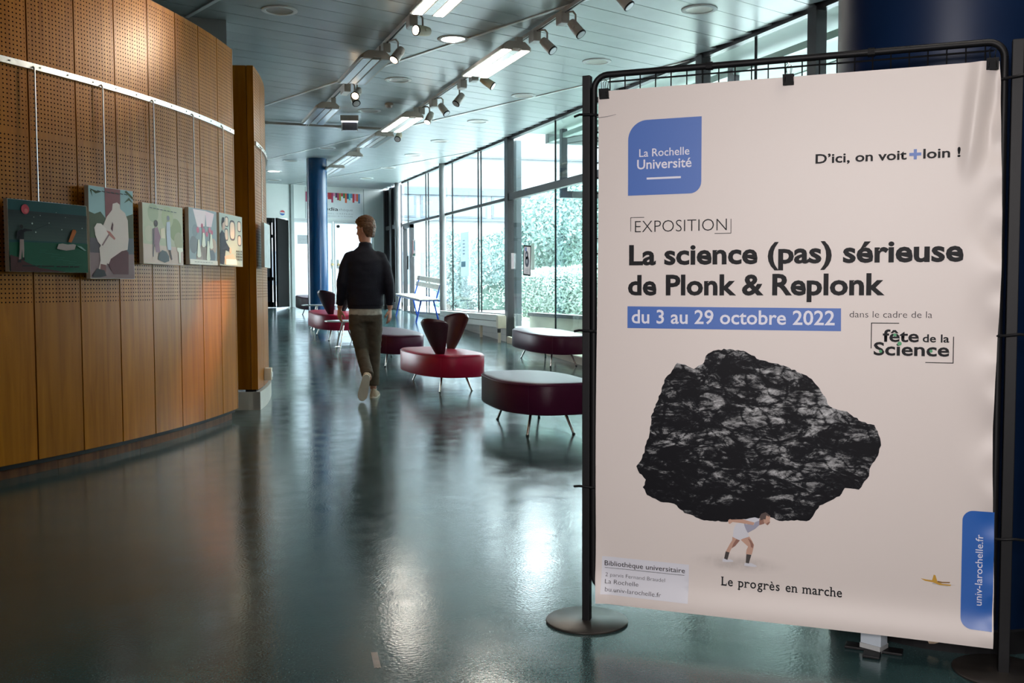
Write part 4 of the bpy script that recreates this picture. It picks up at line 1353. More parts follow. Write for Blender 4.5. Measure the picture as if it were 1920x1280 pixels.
for k in range(8): P([(.16 + k * .085, .925 - k * .004), (.225 + k * .085, .922 - k * .004), (.225 + k * .085, .934 - k * .004), (.16 + k * .085, .937 - k * .004)], (.10, .12, .13), 'caption_mark')

# 4 white roots with smoke
t, P, asp = canvas(-29.65, -25.8, 1.317, 1.745, R1, 'picture of white cones under pink smoke over rocks', (.22, .26, .28), rod_ang=-28.1)
P([(.15, .98), (.60, .98), (.55, .70), (.30, .66)], (.66, .50, .52), 'smoke'); P([(.58, .98), (.90, .95), (.80, .70), (.62, .70)], (.60, .46, .50), 'smoke')
for x, y, r_, c in ((.15, .35, .14, (.16, .17, .18)), (.5, .2, .16, (.22, .17, .15)), (.85, .35, .13, (.40, .29, .23)), (.35, .12, .12, (.30, .23, .20)), (.8, .15, .12, (.12, .13, .15)), (.2, .6, .10, (.18, .22, .24))):
    P(circ(x, y, r_, asp, 9), c, 'rock_patch')
for x, y, r_ in ((.3, .62, .05), (.5, .6, .055), (.45, .7, .04), (.72, .64, .05), (.62, .56, .045), (.8, .6, .04)): P(circ(x, y, r_, asp, 8), (.42, .12, .18), 'pink_flower')
for x, y0, y1 in ((.33, .13, .45), (.50, .32, .58), (.66, .08, .44), (.77, .30, .57)):
    P([(x - .03, y1), (x + .02, y1), (x + .065, y0 + .03), (x + .03, y0), (x - .04, y0), (x - .075, y0 + .03)], (.62, .60, .50), 'white_cone')
P([(.005, .004), (.995, .004), (.995, .085), (.005, .095)], (.60, .56, .50), 'caption_strip')
for k in range(7): P([(.16 + k * .095, .042), (.235 + k * .095, .042), (.235 + k * .095, .052), (.16 + k * .095, .052)], (.25, .22, .20), 'caption_mark')

# 5 man at console
t, P, asp = canvas(-25.4, -20.95, 1.32, 1.745, R1, 'picture of a man in black at a wall of rounded screens', (.34, .38, .34), rod_ang=-23.5)
for x, y, rx_, ry_ in ((.55, .70, .13, .20), (.86, .80, .09, .11), (.86, .52, .09, .11), (.30, .85, .08, .10), (.28, .60, .08, .12)):
    P([(x + rx_ * math.copysign(abs(math.cos(R(a))) ** .6, math.cos(R(a))), y + ry_ * math.copysign(abs(math.sin(R(a))) ** .6, math.sin(R(a)))) for a in range(0, 360, 15)], (.09, .08, .09), 'screen_frame')
    P([(x + rx_ * .75 * math.copysign(abs(math.cos(R(a))) ** .6, math.cos(R(a))), y + ry_ * .82 * math.copysign(abs(math.sin(R(a))) ** .6, math.sin(R(a)))) for a in range(0, 360, 15)], (.62, .47, .38), 'screen_glow')
P([(.005, .03), (.01, .60), (.10, .68), (.20, .62), (.27, .45), (.42, .34), (.40, .28), (.24, .30), (.18, .10), (.15, .02)], (.018, .016, .028), 'black_suit')
P(circ(.16, .78, .075, asp, 14), (.45, .30, .24), 'face'); P([(.08, .80), (.12, .92), (.20, .92), (.19, .84), (.12, .80), (.11, .70)], (.02, .016, .02), 'hair')
P(circ(.44, .30, .045, asp, 10), (.50, .33, .25), 'hand')
P([(.18, .18), (.55, .24), (.70, .10), (.65, .02), (.2, .02)], (.46, .34, .26), 'console_top'); P([(.25, .02), (.25, .13), (.70, .14), (.72, .03)], (.78, .66, .55), 'caption_strip')
for i in range(4):
    for j in range(4): P([(.70 + .065 * i, .12 + .055 * j), (.735 + .065 * i, .12 + .055 * j), (.735 + .065 * i, .155 + .055 * j), (.70 + .065 * i, .155 + .055 * j)], (.06, .06, .06), 'key')

# 6 edge-on on the far stretch
t, P, asp = canvas(-15.6, -12.6, 1.33, 1.745, R2, 'pale blue picture seen nearly edge on past the doorway', (.48, .56, .58), rod_ang=-14.1)
for x, y, w_ in ((.2, .2, .1), (.4, .5, .12), (.7, .35, .1), (.6, .75, .15)): P([(x, y), (x + w_, y + .03), (x + w_ * .8, y + .15), (x + .02, y + .12)], (.38, .46, .48), 'cloud_shape')


# ================================================================== EXHIBITION STAND WITH POSTER
PO = Vector((1.390, 2.995, .0835)); PD = Vector((.7484, -.6632, 0)); PN = Vector((-.6632, -.7484, 0))
POM = Matrix(((PD.x, 0, PN.x, PO.x), (PD.y, 0, PN.y, PO.y), (0, 1, 0, PO.z), (0, 0, 0, 1)))   # x right, y up, z towards the viewer
F_, H_ = 1866.7, 1.13
CM = cam.matrix_world.to_3x3()


def pp(px, py):
    """photo measurement -> position on the poster sheet (metres)"""
    d = CM @ Vector(((px - 960) / F_, (640 - py) / F_, -1))
    t_ = ((PO - Vector((0, 0, 0))).dot(PN)) / d.dot(PN)
    q_ = d * t_
    return (q_ - PO).dot(PD), q_.z + H_ - PO.z


def sm(x, a, b):
    u = max(0, min(1, (x - a) / (b - a))); return u * u * (3 - 2 * u)


def warp(x, y):
    z = .004 * math.sin(x * 5 + .6) * (1 - sm(y, .3, 1.5) * .6)
    # pulled crease under the right clip
    cx = 1.135 - (1.66 - y) * .10
    z += .014 * math.exp(-((x - cx) / .022) ** 2) * sm(y, 1.33, 1.46) * (1 - sm(y, 1.60, 1.69) * .3)
    z -= .010 * math.exp(-((x - cx - .045) / .018) ** 2) * sm(y, 1.36, 1.5)
    # soft ripples along the right edge
    z += .006 * sm(x, 1.08, 1.19) * math.sin(y * 21 + x * 9) * sm(y, .25, .6) * (1 - sm(y, 1.2, 1.4))
    z += .004 * sm(x, 1.14, 1.2) * math.sin(y * 47)
    # bottom leans back a little and the left corner curls
    z += .022 * (1 - sm(y, 0, .16)) ** 2
    z += .012 * (1 - sm(x, 0, .05)) * (1 - sm(y, .02, .25))
    return z


stand = thing('exhibition_stand', (1.350, 3.03, 0), 0, 'black wire grid stand between two posts carrying the big poster', 'stand')
SI = Matrix.Translation((-1.350, -3.03, 0))
# frame coordinates: s right along the panel, z up, o behind the sheet


def sp_(s, z, o=-.022):
    v = POM @ Vector((s, z - PO.z, o)); return SI @ v


def rounded(s0, s1, z0, z1, r, n=6):
    pts = []
    for (cx, cz, a0) in ((s1 - r, z1 - r, 0), (s0 + r, z1 - r, 90), (s0 + r, z0 + r, 180), (s1 - r, z0 + r, 270)):
        for k in range(n + 1):
            a = R(a0 + 90 * k / n); pts.append(sp_(cx + r * math.cos(a), cz + r * math.sin(a)))
    pts.append(pts[0]); return pts


q = MB(); q.tube(rounded(-.018, 1.198, .118, 1.826, .045), .0105, 10, caps=False); q.build('tube_frame', BLACKM, stand, smooth=True)
wire_v = None
for k in range(23):
    s = .036 + k * .0505
    q = MB(); q.tube([sp_(s, .128), sp_(s, 1.818)], .0021, 5)
    q.build('vertical_wire', BLACKM, stand)
for k in range(33):
    z = .15 + k * .0497
    if z > 1.75: continue
    q = MB(); q.tube([sp_(-.009, z, -.026), sp_(1.190, z, -.026)], .0021, 5)
    q.build('horizontal_wire', BLACKM, stand)
q = MB(); q.tube([sp_(.03, 1.803, -.026), sp_(1.17, 1.803, -.026)], .003, 6); q.build('top_wire', BLACKM, stand)
for s in (.35, .83):
    q = MB(); q.tube([sp_(s, 1.826), sp_(s + .02, 1.826)], .0135, 10); q.build('frame_collar', BLACKM, stand)
for s, wdt in ((-.0415, .026), (1.231, .030)):
    q = MB(); M_ = SI @ POM @ Matrix.Translation((s, 1.825 / 2 - PO.z + .003, -.022))
    q.box(None, (wdt, 1.822, .030), M=M_)
    q.build('post', BLACKM, stand, bevel=.002)
    q = MB(); c = sp_(s, 0, -.022); q.lathe([(.137, 0.0), (.139, .003), (.139, .006), (.136, .008)], (c.x, c.y, 0), 56); q.build('base_plate', BASEM, stand, smooth=True)
    for z in (1.695, .985, .462) if s < 0 else (1.72, .99, .40):
        q = MB(); q.tube([sp_(s - .040, z, -.008), sp_(s - .02, z + .004, .0), sp_(s + .02, z + .002, .0), sp_(s + .045, z, -.018)] if s < 0 else [sp_(s - .05, z - .003, -.018), sp_(s - .012, z, .0), sp_(s + .02, z + .004, .0), sp_(s + .055, z, -.01)], .0042, 8)
        q.build('link_hook', BLACKM, stand, smooth=True)

# second stand going off to the right
st2 = thing('exhibition_stand', tuple(PO + PD * 1.29 + Vector((0, 0, -PO.z))), R(-62), 'second black wire grid stand, only its edge in view at the right', 'stand')
q = MB(); r = .04; pts = []
for (cx, cz, a0) in ((1.15 - r, 1.82 - r, 0), (.0 + r, 1.82 - r, 90), (.0 + r, .12 + r, 180), (1.15 - r, .12 + r, 270)):
    for k in range(7):
        a = R(a0 + 15 * k); pts.append((cx + r * math.cos(a), 0, cz + r * math.sin(a)))
pts.append(pts[0]); q.tube(pts, .0105, 10, caps=False); q.build('tube_frame', BLACKM, st2, smooth=True)
for k in range(22):
    q = MB(); q.tube([(.05 + k * .05, 0, .13), (.05 + k * .05, 0, 1.81)], .0021, 5); q.build('vertical_wire', BLACKM, st2)
for k in range(33):
    q = MB(); q.tube([(.01, .005, .15 + k * .05), (1.14, .005, .15 + k * .05)], .0021, 5); q.build('horizontal_wire', BLACKM, st2)
q = MB(); q.box((1.20, 0, .91), (.03, .03, 1.82)); q.build('post', BLACKM, st2)
q = MB(); q.lathe([(.139, 0), (.139, .007)], (1.20, 0, 0), 40); q.build('base_plate', BASEM, st2)

# the poster
poster = thing('exhibition_poster', (0, 0, 0), 0, 'large white exhibition poster with a black rock above a tiny man', 'poster')
SHEET = mat('poster_paper', (.64, .575, .545), .42, spec=.35, noise=(1.5, .015))
nx_, ny_ = 150, 190


def outline_x(u, y):
    lo = .0 - .004 * math.sin(y * 3.3) + .006 * (1 - sm(y, 0, .10)); hi = 1.194 + .006 * math.sin(y * 6 + 1) - .004 * sm(y, 1.62, 1.69)
    return lo + (hi - lo) * u


q = MB()
for j in range(ny_ + 1):
    for i in range(nx_ + 1):
        y = 1.6855 * j / ny_; x = outline_x(i / nx_, y)
        q.v.append(POM @ Vector((x, y, warp(x, y))))
for j in range(ny_):
    for i in range(nx_):
        a = j * (nx_ + 1) + i
        q.f.append((a, a + 1, a + nx_ + 2, a + nx_ + 1)); q.m.append(0)
q.v = [tuple(v) for v in q.v]
q.build('sheet', SHEET, poster, smooth='full')


def fill(name, outline, m, z=.0005, res=.02, uv=False):
    """flat printed shape cut into small triangles so it follows the sheet"""
    from mathutils.geometry import delaunay_2d_cdt
    xs_ = [p[0] for p in outline]; ys_ = [p[1] for p in outline]
    n0 = len(outline)
    dense = []
    for i in range(n0):
        a, b = Vector(outline[i]), Vector(outline[(i + 1) % n0]); k = max(1, int((b - a).length / (res * 1.5)))
        dense += [a + (b - a) * j / k for j in range(k)]
    verts = list(dense); edges = []; n1 = len(dense)
    poly = [list(range(n1))]
    x = min(xs_) + res / 2
    while x < max(xs_):
        y = min(ys_) + res / 2
        while y < max(ys_):
            verts.append(Vector((x, y))); y += res
        x += res
    v, e, f, _, _, _ = delaunay_2d_cdt([Vector((p[0], p[1])) for p in verts], edges, poly, 1, 1e-6)
    q = MB(); q.add([POM @ Vector((p.x, p.y, warp(p.x, p.y) + z)) for p in v], [tuple(t_) for t_ in f])
    me = bpy.data.meshes.new(name); me.from_pydata(q.v, [], q.f); me.materials.append(m)
    if uv:
        ul = me.uv_layers.new(name='pic')
        for p in me.polygons:
            for li in p.loop_indices:
                w_ = v[me.loops[li].vertex_index]; ul.data[li].uv = (w_.x, w_.y)
    me.polygons.foreach_set('use_smooth', [True] * len(me.polygons))
    bm = bmesh.new(); bm.from_mesh(me); bmesh.ops.recalc_face_normals(bm, faces=bm.faces)
    nrm = sum((f_.normal for f_ in bm.faces), Vector())
    if nrm.dot(PN) < 0: bmesh.ops.reverse_faces(bm, faces=bm.faces)
    bm.to_mesh(me); bm.free()
    o = bpy.data.objects.new(name, me); COL.objects.link(o); o.parent = poster
    return o


def ptext(s, x0, x1, yb, cap, bold, m, name='lettering', **k):
    return put_text(name, s, x0, x1, yb, cap, bold, m, poster, POM, z=k.pop('z', .0011), warp=warp, **k)


def pbar(x0, y0, x1, y1, m, name='printed_line', z=.001):
    return fill(name, [(x0, y0), (x1, y0), (x1, y1), (x0, y1)], m, z, res=.03)


PB = mat('poster_blue', (.045, .125, .42), .42, spec=.35)
PWT = mat('poster_white_ink', (.66, .66, .74), .42, spec=.3)
PK = mat('poster_black_ink', (.010, .010, .012), .5, spec=.12)
PKL = mat('poster_thin_ink', (.022, .020, .022), .5, spec=.12)
PG = mat('poster_green_ink', (.02, .26, .09), .45)

# logo: square with two rounded corners
x0, x1, y0, y1 = .1038, .3413, 1.3441, 1.5838
lg = []
r1, r2 = .062, .036
for k in range(13): a = R(90 + 90 * k / 12); lg.append((x0 + r1 + r1 * math.cos(a), y1 - r1 + r1 * math.sin(a)))
lg.append((x0, y0))
for k in range(9): a = R(270 + 90 * k / 8); lg.append((x1 - r2 + r2 * math.cos(a), y0 + r2 + r2 * math.sin(a)))
lg.append((x1, y1))
fill('logo_panel', lg, PB, .0005)
ptext('La Rochelle', .1409, .3033, 1.4668, .0245, .006, PWT)
ptext('Université', .1340, .3103, 1.4278, .0295, .014, PWT)
pbar(.1657, 1.3935, .2765, 1.3998, PWT)
ptext('D’ici, on voit', .6863, .9429, 1.4200, .0268, .020, PK)
ptext('loin !', .9878, 1.0871, 1.4200, .0268, .020, PK)
pbar(.9500, 1.4290, .9825, 1.4378, PB, 'plus_bar'); pbar(.9620, 1.4185, .9705, 1.4480, PB, 'plus_bar', z=.0013)
ptext('EXPOSITION', .1276, .4224, 1.2248, .0375, -.014, PKL)
for b_ in ((.1125, 1.2285, .1143, 1.2740), (.1125, 1.2722, .1580, 1.2740), (.3842, 1.2150, .4360, 1.2168), (.4342, 1.2150, .4360, 1.2607)):
    pbar(*b_, PKL)
ptext('La science (pas) sérieuse', .1084, 1.1005, 1.1215, .0605, .030, PK)
ptext('de Plonk & Replonk', .1051, .8890, 1.0240, .0610, .030, PK)
fill('date_band', [(.1036, .9150), (.7668, .9130), (.7660, .9820), (.1036, .9860)], PB, .0005)
ptext('du 3 au 29 octobre 2022', .1180, .7483, .9315, .0425, .014, PWT)
ptext('dans le cadre de la', .7909, 1.0204, .9552, .0195, -.010, PKL)
ptext('fête', .8854, .9855, .8842, .0345, .022, PK)
ptext('de la', .9957, 1.0675, .8842, .0225, .018, PK)
ptext('Science', .8606, 1.0683, .8436, .0370, .022, PK)
for b_ in ((.8522, .8627, .8546, .9400), (.8522, .9376, .9304, .9400), (1.0040, .8230, 1.0800, .8254), (1.0776, .8230, 1.0800, .9013)):
    pbar(*b_, PK)
for (x, y, r_) in ((.9192, .9040, .0048), (.9325, .8785, .0062), (.8800, .8545, .0045), (1.0190, .8580, .0045)):
    fill('green_dot', [(x + r_ * math.cos(R(a)), y + r_ * math.sin(R(a))) for a in range(0, 360, 30)], PG, .0015, res=.02)

# the rock picture
RK = bpy.data.materials.new('printed_rock'); RK.use_nodes = True
nt = RK.node_tree; L = nt.links.new; b = nt.nodes['Principled BSDF']; b.inputs['Roughness'].default_value = .5; b.inputs['Specular IOR Level'].default_value = .1
uv = nd(nt, 'ShaderNodeUVMap', uv_map='pic')


def rk_noise(sx, sy, rotz, scale, det, rough, dist, kind='FBM'):
    mp_ = nd(nt, 'ShaderNodeMapping'); mp_.inputs['Scale'].default_value = (sx, sy, 1); mp_.inputs['Rotation'].default_value = (0, 0, R(rotz)); L(uv.outputs[0], mp_.inputs[0])
    n_ = nd(nt, 'ShaderNodeTexNoise'); n_.noise_type = kind
    n_.inputs['Scale'].default_value = scale; n_.inputs['Detail'].default_value = det; n_.inputs['Roughness'].default_value = rough; n_.inputs['Distortion'].default_value = dist
    L(mp_.outputs[0], n_.inputs['Vector']); return n_.outputs[0]


def mm(op, a, c):
    n_ = nd(nt, 'ShaderNodeMath', operation=op)
    for i, v in enumerate((a, c)):
        if isinstance(v, (int, float)): n_.inputs[i].default_value = v
        else: L(v, n_.inputs[i])
    return n_.outputs[0]


na = rk_noise(1, 2.6, 38, 8, 14, .78, 1.6)
nb = rk_noise(1, 1.7, 40, 7, 3, .55, 1.0)
nc = rk_noise(1, 1.6, -20, 34, 8, .75, .6)
sx_ = nd(nt, 'ShaderNodeSeparateXYZ'); L(uv.outputs[0], sx_.inputs[0])
# broad light areas of the printed photograph: upper centre pale, lower left and lower right dark
dx_ = mm('MULTIPLY', mm('SUBTRACT', sx_.outputs[0], .56), 2.6); dy_ = mm('MULTIPLY', mm('SUBTRACT', sx_.outputs[1], .70), 3.2)
rad = mm('SQRT', mm('ADD', mm('MULTIPLY', dx_, dx_), mm('MULTIPLY', dy_, dy_)), 0)
lite = mm('SUBTRACT', .15, mm('MULTIPLY', rad, .14))
val = mm('ADD', mm('ADD', mm('MULTIPLY', na, 1.2), mm('MULTIPLY', nc, .5)), mm('ADD', mm('MULTIPLY', mm('SUBTRACT', nb, .45), .50), mm('ADD', lite, .06)))
vo = nd(nt, 'ShaderNodeTexVoronoi'); vo.feature = 'DISTANCE_TO_EDGE'; vo.inputs['Scale'].default_value = 13
mpv = nd(nt, 'ShaderNodeMapping'); mpv.inputs['Rotation'].default_value = (0, 0, R(35)); mpv.inputs['Scale'].default_value = (1, 1.9, 1)
dn = nd(nt, 'ShaderNodeVectorMath', operation='ADD'); L(uv.outputs[0], dn.inputs[0])
nn_ = nd(nt, 'ShaderNodeTexNoise'); nn_.inputs['Scale'].default_value = 9; nn_.inputs['Detail'].default_value = 5; L(uv.outputs[0], nn_.inputs['Vector'])
sc_ = nd(nt, 'ShaderNodeVectorMath', operation='SCALE'); sc_.inputs['Scale'].default_value = .11; L(nn_.outputs['Color'], sc_.inputs[0]); L(sc_.outputs[0], dn.inputs[1])
L(dn.outputs[0], mpv.inputs[0]); L(mpv.outputs[0], vo.inputs['Vector'])
crk = nd(nt, 'ShaderNodeMapRange'); crk.inputs[1].default_value = .0; crk.inputs[2].default_value = .10; crk.inputs[3].default_value = -.10; crk.inputs[4].default_value = .02; L(vo.outputs['Distance'], crk.inputs[0])
val = mm('ADD', val, crk.outputs[0])
rp = nd(nt, 'ShaderNodeValToRGB'); e_ = rp.color_ramp.elements
e_[0].position = .74; e_[0].color = (.006, .006, .008, 1); e_[1].position = 1.25 if False else 1.0; e_[1].color = (.085, .09, .10, 1)
x_ = e_.new(.86); x_.color = (.022, .023, .027, 1)
mr_ = nd(nt, 'ShaderNodeMath', operation='MULTIPLY'); mr_.inputs[1].default_value = .80; L(val, mr_.inputs[0])
L(mr_.outputs[0], rp.inputs[0])
hl = nd(nt, 'ShaderNodeMapRange'); hl.inputs[1].default_value = .81; hl.inputs[2].default_value = 1.02; hl.inputs[3].default_value = 0; hl.inputs[4].default_value = .48; L(mr_.outputs[0], hl.inputs[0])
ad_ = nd(nt, 'ShaderNodeVectorMath', operation='ADD'); L(rp.outputs[0], ad_.inputs[0]); L(hl.outputs[0], ad_.inputs[1])
L(ad_.outputs[0], b.inputs['Base Color'])
rock0 = [(.1358, .4624), (.1534, .4833), (.1657, .5285), (.1780, .5686), (.1852, .6279), (.2024, .6776), (.2170, .7123), (.2316, .7566), (.2535, .7791), (.2679, .8037), (.2922, .8019), (.3212, .7882), (.3546, .8082), (.3592, .8298), (.3828, .8470), (.4252, .8526), (.4857, .8468), (.5274, .8195), (.5911, .8071), (.6407, .7875), (.6764, .7700), (.7076, .7388), (.7390, .6802), (.7869, .6685), (.8302, .6408), (.8644, .6311), (.8796, .6047), (.8863, .5824), (.8805, .5503), (.8537, .4987), (.8540, .4759), (.8247, .4350), (.7859, .4345), (.7689, .4102), (.7123, .3757), (.6819, .3266), (.5919, .3190), (.5644, .3286), (.5369, .3239), (.4906, .3177), (.4298, .3030), (.3583, .3018), (.2952, .3211), (.2608, .3478), (.2164, .3493), (.1714, .3706), (.1587, .3945), (.1662, .4198), (.1409, .4478)]
rs = random.Random(5); rock = []
for i in range(len(rock0)):
    a, b2 = Vector(rock0[i]), Vector(rock0[(i + 1) % len(rock0)]); k = max(1, int((b2 - a).length / .0085))
    nn2 = Vector((-(b2 - a).y, (b2 - a).x)).normalized()
    for j in range(k):
        rock.append(tuple(a + (b2 - a) * j / k + nn2 * rs.uniform(-.0022, .0022)))
fill('rock_picture', rock, RK, .0006, res=.03, uv=True)
# soft ground shadow printed under the man
SHM = bpy.data.materials.new('printed_ground_tone'); SHM.use_nodes = True
nt = SHM.node_tree; L = nt.links.new; b = nt.nodes['Principled BSDF']; b.inputs['Roughness'].default_value = .42; b.inputs['Specular IOR Level'].default_value = .35
uv = nd(nt, 'ShaderNodeUVMap', uv_map='pic'); s_ = nd(nt, 'ShaderNodeSeparateXYZ'); L(uv.outputs[0], s_.inputs[0])
ux = mm('MULTIPLY', mm('SUBTRACT', s_.outputs[0], .465), 5.6); uy = mm('MULTIPLY', mm('SUBTRACT', s_.outputs[1], .172), 27)
rr_ = mm('SQRT', mm('ADD', mm('MULTIPLY', ux, ux), mm('MULTIPLY', uy, uy)), 0)
n_ = nd(nt, 'ShaderNodeTexNoise'); n_.inputs['Scale'].default_value = 40; n_.inputs['Detail'].default_value = 6; L(uv.outputs[0], n_.inputs['Vector'])
f_ = nd(nt, 'ShaderNodeMapRange'); f_.inputs[1].default_value = 0; f_.inputs[2].default_value = 1.0; f_.inputs[3].default_value = .8; f_.inputs[4].default_value = 0; f_.interpolation_type = 'SMOOTHSTEP'; L(rr_, f_.inputs[0])
f2_ = mm('MULTIPLY', f_.outputs[0], n_.outputs[0])
mx = nd(nt, 'ShaderNodeMix', data_type='RGBA'); L(f2_, mx.inputs['Factor']); mx.inputs[6].default_value = (.64, .575, .545, 1); mx.inputs[7].default_value = (.24, .21, .20, 1); L(mx.outputs[2], b.inputs['Base Color'])
fill('ground_tone', [(.465 + .178 * math.cos(R(a)), .172 + .036 * math.sin(R(a))) for a in range(0, 360, 12)], SHM, .0005, res=.02, uv=True)

# tiny man, drawn from crop coordinates of the printed picture
SKIN_P = mat('printed_skin', (.46, .27, .20), .45); SKIN_D = mat('printed_skin_dark', (.24, .11, .08), .45); WHT_P = mat('printed_white', (.55, .55, .60), .45); GRY_P = mat('printed_vest_grey', (.28, .28, .36), .45)
HAIR_P = mat('printed_hair', (.06, .035, .03), .45); SOCK_P = mat('printed_sock', (.03, .022, .02), .45)


def cpoly(name, pts, m, z):
    return fill(name, [pp(1330 + x / 10.24, 950 + y / 10.24) for x, y in pts], m, z, res=.03)


cpoly('printed_leg', [(445, 570), (440, 640), (400, 700), (350, 790), (320, 850), (385, 880), (430, 790), (490, 755), (530, 690), (580, 635), (500, 600)], SKIN_P, .0009)
cpoly('printed_leg', [(520, 615), (590, 640), (500, 745), (450, 780), (430, 790), (465, 700)], SKIN_D, .0010)
cpoly('printed_leg', [(605, 630), (680, 700), (745, 760), (715, 820), (705, 905), (815, 915), (845, 800), (858, 730), (820, 650), (770, 570), (680, 590)], SKIN_P, .0009)
cpoly('printed_leg', [(740, 600), (800, 640), (850, 720), (840, 790), (800, 770), (790, 700)], SKIN_D, .0010)
cpoly('printed_sock', [(318, 850), (285, 995), (350, 1012), (390, 870)], SOCK_P, .0010)
cpoly('printed_sock', [(712, 905), (700, 1070), (760, 1085), (808, 918)], SOCK_P, .0010)
cpoly('printed_shoe', [(260, 990), (285, 985), (340, 1010), (400, 1000), (465, 1030), (455, 1048), (340, 1055), (255, 1045)], WHT_P, .0012)
cpoly('printed_shoe', [(680, 1070), (760, 1083), (800, 1075), (900, 1120), (915, 1145), (870, 1152), (670, 1125)], WHT_P, .0012)
cpoly('printed_vest', [(660, 280), (760, 215), (880, 198), (960, 225), (990, 260), (960, 350), (880, 420), (745, 495), (700, 460), (680, 380)], GRY_P, .0010)
cpoly('printed_vest', [(700, 235), (860, 200), (950, 225), (970, 260), (880, 290), (850, 350), (800, 330), (700, 330)], WHT_P, .0011)
cpoly('printed_shorts', [(520, 320), (600, 300), (660, 320), (700, 420), (745, 510), (765, 570), (700, 590), (570, 632), (500, 600), (455, 575), (465, 450), (490, 370)], WHT_P, .0012)
cpoly('printed_arm', [(365, 250), (400, 228), (430, 240), (640, 235), (800, 280), (870, 300), (845, 350), (700, 320), (560, 300), (450, 285), (400, 322), (370, 310)], SKIN_P, .0014)
cpoly('printed_neck', [(960, 240), (1040, 230), (1060, 320), (960, 350)], SKIN_D, .0012)
cpoly('printed_face', [(1040, 190), (1100, 150), (1165, 170), (1172, 215), (1160, 250), (1168, 280), (1120, 350), (1085, 330), (1045, 290)], SKIN_P, .0013)
cpoly('printed_hair', [(985, 260), (965, 190), (1000, 130), (1080, 100), (1165, 165), (1150, 185), (1095, 165), (1080, 240), (1045, 235)], HAIR_P, .0014)
cpoly('printed_beard', [(1090, 330), (1120, 300), (1160, 285), (1165, 300), (1122, 352)], SKIN_D, .0015)

# serif line: plain letters with slab feet added
SER = {'L': 'bt', 'p': 'pd', 'r': 'lf', 'n': 'nf', 'm': 'mf', 'h': 'hf'}


def serif_text(s, x0, x1, yb, cap):
    """slab serif line: each glyph placed on its own, stems given flat feet; joined to one mesh"""
    items = []; cur = 0
    for ch in s:
        if ch == ' ':
            cur += .40; continue
        me = text_mesh(ch, .012)
        xs_ = [v.co.x for v in me.vertices]; lo, hi = min(xs_), max(xs_)
        wid = (hi - lo) * 1.04
        items.append((me, lo, cur, wid, ch)); cur += wid + .115
    tot = cur - .115; sx = (x1 - x0) / tot; sy = cap / CAPH
    q = MB(); th_ = .055; ext = .075; stem = .10

    def bar(xa, xb, ya, yb_):
        q.add([(xa, ya, 0), (xb, ya, 0), (xb, yb_, 0), (xa, yb_, 0)], [(0, 1, 2, 3)])
    for me, lo, c, wid, ch in items:
        q.add([((v.co.x - lo) * 1.04 + c, v.co.y, 0) for v in me.vertices], [tuple(p.vertices) for p in me.polygons])
        xh = XH; a = c; e = c + wid
        if ch in 'rnmh':
            bar(a - ext, a + stem + ext, 0, th_)
            bar(a - ext, a + stem, xh - th_ if ch != 'h' else CAPH * 1.03 - th_, xh if ch != 'h' else CAPH * 1.03)
        if ch in 'nh': bar(e - stem - ext * .6, e + ext, 0, th_)
        if ch == 'm': bar(e - stem - ext * .5, e + ext, 0, th_); bar((a + e) / 2 - stem / 2 - ext * .6, (a + e) / 2 + stem / 2 + ext * .6, 0, th_)
        if ch == 'p': bar(a - ext, a + stem + ext, -.20, -.20 + th_); bar(a - ext, a + stem, xh - th_, xh)
        if ch == 'L': bar(a - ext, a + stem + ext, CAPH - th_, CAPH); bar(a - ext, a, 0, th_); bar(e - .05, e + .01, 0, .2)
        if ch == 'a': bar(e - .02, e + .06, 0, th_)
        if ch == 'r': q.add([(e + .02 + .055 * math.cos(R(t_)), xh - .085 + .06 * math.sin(R(t_)), 0) for t_ in range(0, 360, 45)], [tuple(range(8))])
    me = bpy.data.meshes.new('lettering')
    vs = []
    for v in q.v:
        x = x0 + v[0] * sx; y = yb + v[1] * sy; vs.append(POM @ Vector((x, y, warp(x, y) + .0011)))
    me.from_pydata([tuple(v) for v in vs], [], q.f); me.materials.append(PK)
    o = bpy.data.objects.new('lettering', me); COL.objects.link(o); o.parent = poster


serif_text('Le progrès en marche', .4160, .7810, .0975, .0275)

# banana skin print
BAN = mat('printed_banana', (.48, .26, .02), .45); BAND = mat('printed_banana_dark', (.20, .09, .01), .45)
bc = lambda pts, m, z: fill('banana_print', [pp(1500 + x / 3.37, 900 + y / 3.37) for x, y in pts], m, z, res=.03)
bc([(762, 620), (800, 628), (835, 632), (845, 597), (856, 600), (868, 640), (900, 655), (955, 660), (950, 668), (880, 662), (840, 645), (790, 636)], BAN, .0010)
bc([(868, 635), (900, 642), (948, 643), (946, 650), (895, 650), (870, 645)], BAND, .0012)
bc([(835, 655), (880, 664), (930, 672), (960, 664), (985, 664), (900, 655), (840, 645)], mat('printed_soft_grey', (.42, .39, .40), .5), .0007)

# blue tab with the web address
tb = []
x0, y0, y1, r_ = 1.1125, .048, .3945, .030
for k in range(9): a = R(90 + 90 * k / 8); tb.append((x0 + r_ + r_ * math.cos(a), y1 - r_ + r_ * math.sin(a)))
for k in range(9): a = R(180 + 90 * k / 8); tb.append((x0 + r_ + r_ * math.cos(a), y0 + r_ + r_ * math.sin(a)))
tb += [(1.1955, .048), (1.1975, .22), (1.1965, .3945)]
fill('address_tab', tb, mat('tab_blue', (.012, .10, .40), .36, spec=.4), .0016, res=.012)
ptext('univ-larochelle.fr', .1172, .3265, 1.1680, .0190, .004, PWT, rot=True, z=.003)
